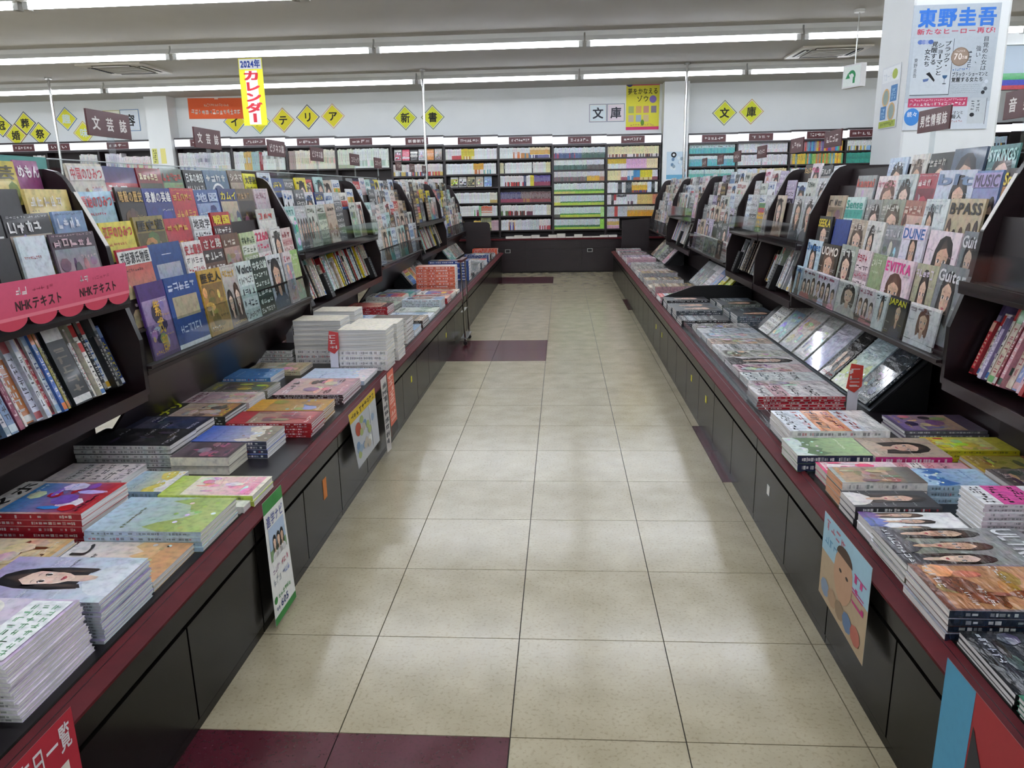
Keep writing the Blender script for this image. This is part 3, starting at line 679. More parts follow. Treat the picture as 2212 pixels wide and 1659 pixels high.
lay('R', TIER_FULL_R, 3, 'third', [(2.739,3.014),(2.464,2.725),(2.26,2.464),(2.002,2.26),(1.785,2.002),(1.584,1.793),(1.309,1.577)], [
 D('photo','b8a890','9c8c74','403830',['a89878','c8bca4','807058']), D('type','d0e8e4','b8dcd8','189888',['d8ece8','3ca898'],'Sense'), D('portrait','a0a09c','848480','dcdcd8',['686460','c0bcb8'],hair='3c3430'),
 D('portrait','989c8c','6c7060','e0e0d4',['5c6050','a0a090'],hair='5c5040'), D('photo','a87060','8c5444','e4d0c0',['b88c78','7c4838','d0b0a0']), D('portrait','dce4e4','ccd8d8','98a8ac',['d8e0e0','a8b4b8'],cx=.32,bw=.5),
 D('group','c4b494','ac9c7c','1c1814',['a8987c','c8b89c','28241c'],'B·PASS',n=5)], RB[1], 'full', False)
lay('R', TIER_FULL_R, 2, 'fourth', [(2.77,2.996),(2.524,2.762),(2.28,2.524),(2.06,2.275),(1.86,2.054),(1.63,1.857),(1.36,1.625),(1.17,1.354)], [
 D('portrait','28282c','1c1c20','e8d034',['8c7068','44444c'],'SEEKA'), D('plain','24408c','1c3880','24408c',['24408c'],''), D('portrait','c4b4a0','a89880','e4dcd0',['887460','d0c4b4'],hair='5c4c40'), D('portrait','e0e0dc','d0d0cc','b8b8b4',['d8d4d0','a0a09c'],cx=.35,bw=.6),
 D('photo','9ca0a4','80868c','d8d8dc',['b8b8bc','dcdce0','707478']), D('portrait','e4e0ec','d8d4e4','3c68b0',['d8a050','c8c4d4'],'DUNE',bw=.55,band='ecdcec'), D('portrait','ecdce4','e0ccd4','c890a4',['2c2420','e4d4dc'],'',cx=.55,bw=.9,bh=.98), D('portrait','808488','6c7074','dcdce0',['585c60','909498'],'Guitar',cx=.4,bw=.7,skin='b0b0b0')], RB[1], 'full', False)
lay('R', TIER_FULL_R, 1, 'fifth', [(2.793,3.05),(2.498,2.785),(2.25,2.485),(2.06,2.24),(1.89,2.05),(1.60,1.883),(1.40,1.592),(1.165,1.395)], [
 D('portrait','c8dce8','b0ccdc','3c78b4',['24282c','88a8bc'],'Sweet',bw=.7), D('portrait','3c3024','2c241c','ece4d8',['8c7058','544434'],'UOMO',hair='6c5040'), D('portrait','a8b0a4','90988c','dce0d8',['b09888','78806c']), D('type','e4d4d8','d4c4c8','b83850',['e4d8dc','c0a4ac']), D('scene','98a880','b0bca0','d8e0cc',['8c9c70','a8b4b8']),
 D('portrait','e8d4dc','dcc4d0','e83894',['7c6c70','e0d0d4'],'EVITKA',bw=.95,bh=.82,hair='5c3828'), D('portrait','b8b498','989478','e4d8e8',['d8c0a8','6c7058'],hair='241c18',bw=.7), D('portrait','85898d','6c7074','dcdce0',['787c80','a0a4a8'],'Guitar',cx=.42,bw=.8,skin='b4b4b4',hair='28282a')], RB[1], 'full', False)
lay('R', TIER_FULL_R, 0, 'lowest', [(2.93,3.06),(2.68,2.925),(2.34,2.67),(2.08,2.335),(1.86,2.07),(1.72,1.85),(1.53,1.715),(1.26,1.52)], [
 D('portrait','c8dce8','b0ccdc','3c78b4',['24282c','88a8bc'],'Sweet',bw=.7), D('group','dcdce0','a4a8b0','703038',['3c4860','a83c4c','6c6460'],n=3), D('group','e0dce4','ccb8cc','a84868',['c890a0','6c5c58','a8b8d0'],n=4), D('portrait','d8d8d4','c8c8c4','a8a8a4',['b8b4b0','888480']),
 D('group','e0d8dc','c4b4b8','9c5060',['b8707c','58484c'],n=3), D('portrait','e0e4e4','c8d0d0','5c6468',['dce0e0','8c9498'],bw=.5), D('portrait','181824','101828','e8e030',['242c48','586088'],'JAPAN',bw=.6), D('portrait','ece8e8','e0dcdc','9c9094',['f0f0f0','b8a8a8'],hair='6c4030',bw=.6)], RB[1], 'full', False, copies=1)
# --- left bay 0: programme-text bay
TH0 = [(.10, 1.26), (.14, 1.33), (.20, 1.41), (.28, 1.50)]
for j, tn, ys, specs in [(3, 'top', [(.62,.855),(.86,.99)], [D('photo','c8b43c','a89430','4c4418',['b0a040','6c6424','d8c868'],'園芸'), D('portrait','a05888','8c4878','f4ecf0',['8c5078','c890b0'],'めもん',cx=.7,bw=.3,bh=.3)]),
    (2, 'second', [(.56,.755),(.76,.99)], [D('plain','28282a','1c1c1e','505050',['28282a'],''), D('portrait','dcc880','c8b470','f0ece0',['e8e4d8','b8a868'],cx=.62,bw=.6,bh=.7)]),
    (1, 'third', [(.36,.56),(.565,.79),(.80,.975)], [D('photo','1c1c20','141418','e8e8e8',['3c3c40','787878','e0e0e0']), D('photo','242428','18181c','f0f0f0',['c8c8c8','484848','a89c8c']), D('scene','7c98bc','2c3440','d8e0ec',['3c4450','b08890'])]),
    (0, 'lowest', [(.34,.44),(.445,.54),(.56,.70),(.72,.97)], [D('photo','181818','101010','e8e8e8',['3c3c3c','909090']), D('plain','202022','181818','c0c0c0',['303030'],''), D('scene','d8e4ec','e0ecf0','b03c44',['d0dce4','e4ecf0'],''), D('photo','4c3c48','2c2c34','d8b8c0',['b87888','584858','889098'])])]:
    lay('L', TH0, j, tn, ys, specs, LB[0], 'half')
# --- the other bays: generic face-out fronts
def fill(sd, k, bay, kind, tiers, tnames, pals, styles, y0, y1, wid=(.19, .25), skip=.03, split=False, bulk=False):
    for j in range(len(tiers)-1, -1, -1):
        y = y0+.03; i = 0
        while True:
            wd = rr.uniform(*wid)
            if y+wd > y1-.02: break
            if rr.random() > skip:
                sp = rspec(rr, styles, pals)
                rack_mag(sd, tiers[j], j, tnames[j], y, y+wd, sp, '%s from near end, %s tier, %s' % (ORD[i], tnames[j], bay), rr, split=split, kind=kind, dz=rr.uniform(-.03, .005) if j else 0, bulk=bulk)
            y += wd+rr.choice([.002, .004, .01]); i += 1
PL = [PAL[i] for i in (0, 1, 3, 5, 6, 7, 8, 9, 10, 11, 12, 14, 15)]
PR = [PAL[i] for i in (0, 0, 1, 1, 2, 4, 5, 6, 12, 13, 14, 15, 3)]
fill('L', 2, LB[2], 'half', TIER_HALF, TN3, PL, STY, LYS[2], LYS[3], (.17, .23))
fill('L', 3, LB[3], 'full', TIER_FULL_L, TN5, PL, STY, LYS[3], LYS[4], (.17, .24))
fill('L', 4, LB[4], 'half', TIER_HALF, TN3, PL, STY, LYS[4], LYS[5], (.17, .24), bulk=True)
fill('L', 5, LB[5], 'full', TIER_FULL_L, TN5, PL, STY, LYS[5], LYS[6], (.18, .25), bulk=True)
fill('R', 2, RB[2], 'half', TIER_HALF, TN3, PR, STY, RYS[2], RYS[3], (.18, .23))
fill('R', 3, RB[3], 'half', TIER_HALF, TN3, PR, STY, RYS[3], RYS[4], (.18, .23))
fill('R', 4, RB[4], 'full', TIER_FULL_R, TN6, PR, STY, RYS[4], RYS[5], (.18, .25))
fill('R', 5, RB[5], 'half', TIER_HALF, TN3, PR, STY, RYS[5], RYS[6], (.18, .24), bulk=True)
fill('R', 6, RB[6], 'full', TIER_FULL_R, TN6, PR, STY, RYS[6], RYS[7], (.18, .25), bulk=True)
# titles legible in the photo on the third/fourth right racks
# ================================================================== STACKS ON THE LEFT COUNTER
def st(*a, **k): stack(*a, **k)
st('L', -.80, -.475, -.76, -.52, 13, .0095, D('food','e8e2ec','d8ccdc','7c5c9c',['e8e2d8','b0a080']), 'topmost magazine of the stack cut off by the left photo edge, cooking cover',
   'wavy-paged magazine inside the stack cut off by the left photo edge', spinecol='e8e8e6', seed=1, lean=.0012)
st('L', -.80, -.447, -.49, -.25, 13, .0092, D('food','ece6f0','c8b8d4','6a9c60',['e8e2d8','b0a080'],'',panel=1), 'salad cover cooking magazine with green lettering, top of the tall front stack',
   'white cooking magazine with yellow page marks, inside the tall front left stack', spinecol='e4e4e0', seed=2, split=True, lean=.0014)
st('L', -.775, -.44, -.225, -.012, 12, .0082, D('portrait','a89cc8','c4d4dc','f4f4fc',['d4dce4','e8ecf4'],'',hair='14141a',cx=.5,bw=.75,bh=.95,skin='e8ccbc'), 'magazine with dark-haired woman in white on lilac cover, top of its stack',
   'grey-edged magazine under the lilac cover with the dark-haired woman', spinecol='b0b0c0', seed=3, split=True)
st('L', -.775, -.445, .0, .222, 2, .014, D('scene','e4e4e6','d8b888','202020',['d8b080','c89868'],'暮し'), 'magazine with a seated figure in tan on a pale cover, by the red counter edge', 'second magazine under the seated figure in tan cover', seed=4, split=True)
st('L', -1.11, -.785, .0, .215, 3, .0135, D('photo','ece4d4','d8b078','6c3420',['e4c898','7c3c20','e8dcc0']), 'craft magazine with wood and cream cover behind the lilac-covered stack', 'lower copy under the wood and cream craft cover', seed=5, split=True)
st('L', -.765, -.425, .228, .475, 4, .0145, D('scene','b4cce0','b8c48c','78803c',['9cb060','a8bc6c'],''), 'big green meadow cover magazine with a reclining woman, by the counter edge', 'lower copy under the green meadow cover', seed=6, split=True)
st('L', -1.12, -.785, .255, .497, 5, .0195, D('photo','e8e4dc','c42430','181818',['b81c28','7c58b0','e0d8e0','3c90d0'],'マホ',band='eceae6'), 'red tablet-computer guide with a colourful screen and yellow corner, top of stack',
   'red-spined copy under the red tablet-computer guide', spinecol='b02030', seed=7, split=True)
st('L', -.72, -.405, .545, .72, 2, .018, D('photo','b4cc54','f4ecd8','e080a0',['f0a8bc','f4f0dc'],''), 'lime and pink flowery booklet pack near the green leaflet', 'lower booklet under the lime and pink flowery one', seed=8, split=True, name='booklet')
st('L', -.73, -.41, .485, .54, 1, .024, D('plain','e8e8e4','e0e4d4','30302c',['6c8c40'],''), 'narrow white booklet strip between green meadow and lime covers', seed=9, name='booklet')
st('L', -.895, -.735, .60, .79, 1, .026, D('scene','a4c4dc','e4e8ec','4c78a8',['e0d060','f0f0ec'],''), 'small pale blue and yellow booklet behind the red tablet guide', seed=10, name='booklet')
st('L', -1.18, -.905, .655, .825, 2, .021, D('type','ece0e0','dcdcda','202024',['e8dce0','dcd8d8'],''), 'white hardback with black lettering between the red guide and black stack', 'second white hardback under the black-lettered one', seed=11, split=True, name='book', cat='book')
st('L', -1.19, -.825, .85, 1.055, 6, .0165, D('photo','18181c','101014','c8c8cc',['242428','3c3c44','101014'],''), 'black photography magazine on top of the grey-edged stack, left counter', 'grey-edged copy inside the black photography stack', spinecol='c8c8c8', seed=12, split=True)
st('L', -1.19, -.86, 1.09, 1.285, 5, .016, D('photo','20243c','181c30','d8d8e8',['283050','101420','4c4c5c'],''), 'dark navy magazine right behind the black photography stack', 'lower copy under the dark navy magazine', spinecol='c0c0c4', seed=13)
st('L', -.815, -.6, .82, .985, 2, .034, D('photo','504048','383034','c07890',['6c4858','a86c80','40383c'],''), 'thick cream-paged book with dark pink-streaked cover, left counter', 'second thick cream-paged book under the pink-streaked one', spinecol='e8e4d4', pagecol='f0ecd8', seed=14, split=True, name='book', cat='book', kidmark=False)
st('L', -.825, -.53, 1.0, 1.2, 4, .0165, D('scene','2c58b8','e8e8e8','2048a0',['d8d0c0','887c68'],''), 'blue sky and castle cover guidebook, top of its stack', 'navy-spined guidebook under the blue castle cover', spinecol='3c4058', seed=15, split=True, spine='L', name='guidebook')
st('L', -.80, -.44, 1.255, 1.435, 6, .0098, D('photo','a82830','8c2028','f0ece0',['b03038','6c6050','988c74'],''), 'red dinosaur encyclopedia cover, top of stack with red spines', 'red-spined dinosaur encyclopedia lower in the stack', spinecol='a01c24', seed=16, split=True, name='encyclopedia')
st('L', -.79, -.45, 1.442, 1.63, 6, .0098, D('photo','c8942c','b88828','f4f0e4',['b88c3c','7c94b8','9c7838'],''), 'gold dinosaur encyclopedia cover beside the red one', 'lower copy under the gold dinosaur encyclopedia', spinecol='181414', seed=17, split=True, name='encyclopedia')
st('L', -.79, -.45, 1.75, 2.08, 5, .0095, D('photo','d0b0b0','a88088','f4e8e8',['c08c90','584038','c8b0a0']), 'large dusty pink magazine with rounded corner on the left counter', 'lower copy under the large dusty pink magazine', spinecol='2c181c', seed=18, split=True)
st('L', -1.195, -.86, 1.385, 1.61, 4, .012, D('photo','3c3c38','44403c','dce42c',['b07848','6c6460','c8b8a8'],'ナゾ'), 'dark magazine with bright yellow lettering, back row of the left counter', 'lower copy under the dark magazine with yellow lettering', seed=19)
st('L', -1.19, -.86, 1.64, 1.84, 4, .010, D('photo','dcc8cc','d8ccc0','a05870',['d8c8b0','b89ca8']), 'pale pink magazine behind the yellow-lettered dark one', 'lower copy under the pale pink back-row magazine', seed=20)
st('L', -1.19, -.855, 1.86, 2.04, 4, .010, D('photo','8c8c80','a8a494','e0d840',['707064','b8b04c','544c44']), 'grey-green magazine with yellow words before the blue book', 'lower copy under the grey-green yellow-worded magazine', seed=21)
st('L', -1.195, -.93, 2.10, 2.31, 2, .024, D('scene','5c94d0','3c74b8','d8e8f8',['487cb8','90b8e0'],''), 'blue-covered book with thick white pages, back of the left counter', 'lower copy under the blue-covered book', seed=22, name='book', cat='book')
st('L', -1.18, -.86, 2.35, 2.58, 2, .011, D('photo','d8ccb0','c8b898','807050',['c8b080','e0d8c0']), 'cream and tan magazine in front of the tall novel towers', 'lower copy under the cream and tan magazine', seed=23)
st('L', -.80, -.44, 2.12, 2.42, 2, .011, D('scene','c4d4e8','e0e4ec','5878b0',['c8d4e8','e8dce0'],''), 'pale blue magazine at the foot of the front novel tower', 'lower copy under the pale blue magazine', seed=24)
st('L', -1.235, -1.0, 2.625, 2.86, 4, .021, D('plain','1c1a1a','141212','303030',['1c1a1a'],''), 'book with dark curled cover on a short pile beside the novel towers', 'white-edged book under the dark curled cover', seed=25, name='book', cat='book', spinecol='dcdcdc')
st('L', -1.23, -1.0, 2.90, 3.12, 3, .028, D('photo','e0c0c4','d8b0b8','8c4c58',['d8a8b0','c8b8a0']), 'pink book pile behind the dark curled cover', 'lower pink book in the pile behind the dark curled cover', spinecol='e0b8c0', seed=26, name='book', cat='book')
novel = lambda t: D('plain', 'ece4d0', 'e8e0cc', 'c8bca0', ['e0d8c4'], '')
st('L', -.985, -.70, 2.645, 2.845, 9, .0282, novel(0), 'topmost cream novel of the left front tower', 'white novel inside the left front tower', spinecol='eceaea', pagecol='e4e4e0', flip=3, seed=27, split=True, jitter=.003, name='novel')
st('L', -.665, -.39, 2.455, 2.655, 8, .0288, novel(0), 'topmost cream novel of the right front tower behind the red tag', 'white novel inside the right front tower behind the red tag', spinecol='eceaea', pagecol='e4e4e0', flip=4, seed=28, split=True, jitter=.003, name='novel')
st('L', -.985, -.705, 2.98, 3.18, 9, .0285, novel(0), 'topmost cream novel of the left rear tower', 'white novel inside the left rear tower', spinecol='eceaea', pagecol='e4e4e0', flip=3, seed=29, jitter=.003, name='novel')
st('L', -.66, -.385, 2.72, 2.92, 8, .0275, novel(0), 'topmost cream novel of the right rear tower', 'white novel inside the right rear tower', spinecol='eceaea', pagecol='e4e4e0', flip=4, seed=30, jitter=.003, name='novel')
st('L', -.675, -.43, 3.23, 3.45, 6, .0262, D('plain','5c4838','4c3c30','c8b8a0',['6c5440'],''), 'brown open-covered book on the white tower near the aisle', 'white book under the brown open cover', seed=31, name='book', cat='book', spinecol='f0ece8')
r_ = random.Random(3)
far = []
y = 3.30
k = 0
for (y, cols) in [(3.5, 2), (3.82, 2), (4.12, 2), (4.42, 2), (4.74, 2), (5.06, 2), (5.4, 2), (5.72, 2)]:
    for c in range(cols):
        x0 = -.80-.37*c if c else -.43-.36
        x0, x1 = (-.775, -.435) if c == 0 else (-1.17, -.83)
        n = r_.choice([2, 3, 4, 5]); t = r_.uniform(.009, .016)
        sp = rspec(r_, ['photo', 'type', 'portrait', 'scene'], PL)
        st('L', x0, x1, y, y+r_.uniform(.2, .27), n, t, sp, '%s magazine on top, %s row past the novel towers, %s side' % (cname(sp['bg']), ORD[k], 'aisle' if c == 0 else 'rack'),
           'lower copy in %s row past the novel towers, %s side' % (ORD[k], 'aisle' if c == 0 else 'rack'), seed=60+k*2+c, bulk=True)
    k += 1
st('L', -.885, -.49, 6.0, 6.22, 9, .0265, D('plain','e8a088','e0e0dc','c04830',['d86848'],''), 'topmost copy of the tall orange-banded stack on the left counter', 'copy with orange band inside the tall stack on the left counter', spinecol='d8684c', seed=90, name='book', cat='book')
st('L', -.90, -.45, 6.85, 7.08, 7, .031, D('photo','282c38','1c3c80','e0e0e8',['2c58a8','14181c','b88848'],''), 'topmost black and blue boxed volume past the orange-banded stack', 'black and blue volume lower in the pile past the orange-banded stack', spinecol='204088', seed=91, name='book', cat='book')
for i, y in enumerate([7.3, 7.75, 8.2, 8.65, 9.1, 9.55, 10.0]):
    sp = rspec(r_, ['photo', 'type', 'portrait'], PL); n = r_.choice([3, 5, 7])
    st('L', -.78, -.44, y, y+.24, n, .014, sp, '%s magazine on the %s far stack of the left counter by the aisle' % (cname(sp['bg']), ORD[i]), 'lower copy in the %s far aisle-side stack of the left counter' % ORD[i], seed=100+i, bulk=True)
st('L', -.82, -.43, 10.45, 10.68, 4, .02, D('type','d85030','e06038','f4ece0',['d85030','c04028'],''), 'orange book on the last stack at the far end of the left counter', 'orange book lower in the last stack of the left counter', spinecol='d85030', seed=110, name='book', cat='book')

# ================================================================== STACKS ON THE RIGHT COUNTER
def sr(x0, x1, *a, **k): stack('R', x0, x1, *a, **k)
sr(1.43, 1.78, -.62, -.40, 4, .011, D('type','2c7058','286850','e8f0ec',['2c7058','286850'],''), 'green magazine with white lettering at the bottom right corner', 'lower copy under the green corner magazine', spinecol='101214', seed=201, split=True)
sr(1.435, 1.80, -.385, -.17, 3, .0115, D('photo','202226','181a1e','c8d0dc',['30343c','a8b8cc','484c54'],'',mat='wrap'), 'shrink-wrapped black magazine beside the green one', 'lower shrink-wrapped black magazine beside the green one', spinecol='141618', seed=202)
sr(1.42, 1.80, -.155, .06, 4, .0185, D('photo','a0a8b4','704030','f4ece4',['b07850','7c4830','c89870'],'フットやぎ',mat='wrap'), 'brown photo book with white script and round sticker, dark blue spine', 'grey-edged copy under the brown photo book with round sticker', spinecol='202c40', seed=203, split=True, name='photo_book')
sr(1.425, 1.80, .068, .285, 4, .016, D('group','9ca0a4','787c68','e8ecf0',['2c2c34','383840','24242c'],'ULTRA',n=3,mat='wrap'), 'grey magazine with dark-suited group and large pale capital letters', 'lower copy under the grey magazine with dark-suited group', spinecol='8c8c78', seed=204, split=True)
sr(1.44, 1.70, .295, .425, 2, .024, D('group','f0f0f0','e8ecf0','8890a0',['6878c0','7c5c9c','a8b060'],'',n=3), 'white novel with purple and blue figures in front of the pink-white tower', 'lower copy under the white novel with purple figures', seed=205, split=True, name='novel')
sr(1.435, 1.68, .435, .56, 3, .02, D('portrait','34363a','3c3c40','e8e8e8',['e0dcd8','484848'],'',cx=.5,bw=.8), 'black and white portrait novel on the right counter', 'lower copy under the black and white portrait novel', seed=206, split=True, name='novel')
sr(1.445, 1.70, .575, .715, 3, .0265, D('photo','5c5048','a8b0a8','e89840',['b89878','c8a888','807060'],''), 'orange-paged novel with painted figures near the drawer edge', 'orange-paged copy under the painted figures novel', pagecol='f0b48c', spinecol='e8e4e0', seed=207, split=True, name='novel')
sr(1.455, 1.71, .735, .86, 2, .022, D('photo','f0e4e4','d82868','e04878',['f4ece8','e03070','f8d0dc'],''), 'white and magenta comic behind the orange-paged novel', 'lower copy under the white and magenta comic', seed=208, split=True, pagecol='f0ece0', name='comic_book')
sr(1.40, 1.655, .88, 1.075, 2, .03, D('scene','a8c48c','5c8c4c','e8f0e0',['486c38','c8d8d0'],''), 'green garden photo novel with navy spine near the aisle', 'lower copy under the green garden photo novel', spinecol='1c2848', seed=209, split=True, name='novel')
sr(1.665, 1.92, .88, 1.09, 2, .028, D('portrait','bca894','a89484','f0ece8',['c4b09c','2c2824'],'',hair='241c18',cx=.55,bw=.9,bh=.9), 'novel with girl face cover and magenta spine', 'lower copy under the girl face novel with magenta spine', spinecol='c82880', seed=210, split=True, name='novel')
sr(1.435, 1.80, 1.10, 1.375, 3, .026, D('type','ecece8','dcdce0','c03c30',['e4ecf4','3c78b0','705c58','e08c50'],'',mat='wrap'), 'white tabloid magazine with blue and orange boxes before the red-spined pile', 'white-spined copy under the tabloid magazine with blue boxes', spinecol='ececea', seed=211, split=True)
sr(1.905, 2.215, 1.22, 1.44, 3, .0135, D('photo','58485c','5c5070','e0c040',['7c68a8','403848','c0a080'],''), 'purple and gold comic magazine beside the slanted stand end', 'grey-spined copy under the purple and gold comic', spinecol='787880', seed=212, split=True, name='comic_book')
sr(1.925, 2.205, .99, 1.145, 3, .0135, D('photo','d8cc30','dcd83c','d02c70',['e8e040','d85078','f0e890'],''), 'yellow and pink comic magazine in the back row, right counter', 'lower copy under the yellow and pink comic', seed=213, split=True, name='comic_book')
sr(1.99, 2.25, .80, .975, 2, .014, D('photo','b03838','c8b048','f0e8d0',['a88838','6c5c34','c8c060'],''), 'red and olive comic behind the yellow one at the right edge', 'lower copy under the red and olive comic', seed=214, name='comic_book')
sr(1.715, 1.945, .765, .87, 3, .013, D('type','d8a0a8','e8dcdc','b02840',['c83848','f0ece8'],''), 'small red and white comic in front of the magenta-spined novel', 'lower copy under the small red and white comic', seed=215, name='comic_book')
sr(1.715, 1.93, .605, .755, 3, .02, D('scene','b8d4e8','e8f0f4','3c68b0',['3c70b4','a8c8e0'],''), 'pale blue comic behind the pink-white tower', 'lower copy under the pale blue comic', seed=216, name='comic_book')
sr(1.725, 1.985, .31, .445, 10, .0122, D('type','eceef0','e8e8ec','e050a0',['f0f0f2','e058a4'],''), 'pink and white comic on top of the tower, right counter', 'white and pink comic inside the tower, right counter', spinecol='e8dce4', seed=217, split=True, name='comic_book')
sr(1.83, 2.1, .10, .27, 8, .0125, D('photo','c8ccd4','b0b4c0','4c5468',['8c90a0','d8dce4'],''), 'grey-edged comic tower top at the right photo edge', 'grey-edged comic inside the tower at the right photo edge', seed=218, name='comic_book')
sr(1.995, 2.24, .47, .60, 3, .016, D('photo','3c58a8','c8a888','e860b0',['d8b090','5c68b0','e880b8'],''), 'blue and magenta comic at the right photo edge', 'lower copy under the blue and magenta edge comic', seed=219, name='comic_book')
sr(1.975, 2.245, .615, .78, 3, .017, D('photo','a89c98','7c7474','f0e8e8',['5c5454','b8a8a0'],''), 'grey-brown comic beside the blue comic at the right', 'lower copy under the grey-brown right comic', seed=220, name='comic_book')
sr(1.455, 1.835, 1.66, 1.86, 5, .0118, D('type','e8e4e4','dcd8d8','b83850',['e8e4e4','d8b0b8'],'',mat='wrap'), 'weekly magazine on the red-spined pile, right counter', 'red-spined weekly inside the pile, right counter', spinecol='b81c2c', seed=221, split=True, name='weekly_magazine')
rowc = [D('photo','d8d0d0','c4bcbc','8c5058',['b8a8a8','e4dcdc'],'',mat='wrap'), D('type','e0e4e4','ccd4d4','406c80',['dce4e4','b8c8cc'],'',mat='wrap'), D('photo','dcc8c8','c8b0b4','a04858',['b890a0','e4d8d4'],'',mat='wrap'),
        D('portrait','e4e0e0','d4ccd0','b05068',['382c2c','c8b8b8'],'',mat='wrap'), D('photo','c8c8c0','b4b4ac','505048',['98988c','d8d8d0'],'',mat='wrap'), D('type','e4e4e4','d0d4d4','283034',['e0e0e0','b0b4b4'],'',mat='wrap'),
        D('photo','d4c0b0','c0a898','704838',['b09078','e0d4c8'],'',mat='wrap'), D('photo','d8dcdc','c4ccd0','607080',['a8b4bc','e4e8e8'],'',mat='wrap'), D('scene','d0d8e0','b8c4d0','3c5878',['98a8b8','e0e4e8'],'',mat='wrap'), D('photo','b8b4b0','a09c98','d8d8d4',['847c78','c8c4c0'],'',mat='wrap')]
for i, sp in enumerate(rowc):
    y0 = 1.875+i*.185
    sr(1.50, 1.875, y0, y0+.178, 3, .0115, sp, 'glossy %s weekly, %s behind the red-spined pile in the clear tray row' % (cname(sp['bg']), ORD[i]), 'lower copy, %s behind the red-spined pile in the tray row' % ORD[i], seed=230+i, name='weekly_magazine')
k = 0
for y in [3.80, 4.07, 4.34, 4.61]:
    for c in (0, 1):
        sp = D(r_.choice(['photo','portrait','type']), *r_.choice([('2c2c30','202024','c8c8cc'), ('485058','383c44','e0e0e0'), ('64707c','48545c','e8ecf0'), ('788078','545c54','e0e868')]), ['505458', '889098', '28282c'], '')
        x0, x1 = ((1.44, 1.78), (1.83, 2.14))[c]
        if c and y > 3.7 and y < 3.75: continue
        sr(x0, x1, y, y+.23, r_.choice([3, 4, 5]), .014, sp, '%s magazine, %s row before the black divider board, %s side' % (cname(sp['bg']), ORD[k], 'aisle' if c == 0 else 'rack'), 'lower copy, %s row before the black divider board, %s side' % (ORD[k], 'aisle' if c == 0 else 'rack'), seed=250+k*2+c, bulk=True)
    k += 1
for i in range(15):
    y = 4.95+i*.385; sp = rspec(r_, ['photo', 'type', 'type'], PR)
    n = r_.choice([3, 4, 5, 6, 7]); a = 'white' if i == 0 else cname(sp['bg'])
    sr(1.43, 1.80, y, y+.25, n, .0135, sp, '%s magazine on top of the %s stack past the black divider board' % (cname(sp['bg']), ORD[i]), 'lower copy in the %s stack past the black divider board' % ORD[i], seed=270+i, bulk=True, spinecol=r_.choice(['d8d4d0', 'e0dcdc', 'c8a0a8', 'b8c4cc', 'e8e4e0', 'a8a8ac', 'd8c8cc']))

# clear trays along the right counter edge
m_ = M()
for i in range(5):
    y0 = 1.10+i*.56; y1 = y0+.553
    q = M(); q.box(1.447, 1.4495, y0, y1, .405, .452, 'acrylic'); q.box(1.4495, 1.49, y0, y1, .405, .4075, 'acrylic') if i > 1 else None
    tag(q.obj('display_tray'), 'clear acrylic tray edge, %s from the near end of the right counter row' % ORD[i], 'tray', 'clear trays on the right counter')

# ================================================================== SLANTED STANDS ON THE COUNTERS
def stand(sd, x0, y0, y1, label, ztop=.628, run=.225, end=None):
    s = 1 if sd == 'R' else -1; o = empty('display_stand', (x0, y0, .4005)); tag(o, label, 'stand', 'slanted display stands on the counters'); Dm = Matrix.Translation((-x0, -y0, -.4005))
    m = M(); m.prism([(x0, .4005), (x0+s*.012, .4005), (x0+s*(run+.012), ztop), (x0+s*run, ztop)], y0, y1, 'y', 'granite'); m.obj('slanted_board', o, Dm)
    m = M(); m.prism([(x0-s*.012, .4005), (x0-s*.012, .42), (x0-s*.004, .42), (x0-s*.004, .4005)], y0, y1, 'y', 'acrylic'); m.obj('front_lip', o, Dm)
    for yy in (y0, y1-.012):
        m = M(); m.prism([(x0+s*.013, .4005), (x0+s*(run+.013), ztop-.004), (x0+s*(run+.02), ztop-.004), (x0+s*(run+.02), .4005)], yy, yy+.012, 'y', 'plastic_black'); m.obj('end_panel', o, Dm)
    return math.atan2(run, ztop-.4)
def stand_mag(sd, x0, a, y, w, h, t, sp, label, r, name='magazine', lift=.006):
    s = 1 if sd == 'R' else -1
    ms = mag_mesh(w, h, t, sp, r, 'R' if sd == 'R' else 'L', True)
    nx, nz = -s*math.cos(a), math.sin(a)
    f = lean_frame(sd, x0+nx*.003+s*.004, y, .4065+nz*.003+lift, a)
    tag(put_mag(ms, f, name), label, 'magazine' if name == 'magazine' else 'book', 'magazines on the slanted stands')
a_ = stand('R', 1.93, 1.63, 3.72, 'long grey slanted display stand at the back of the right counter')
r2 = random.Random(8)
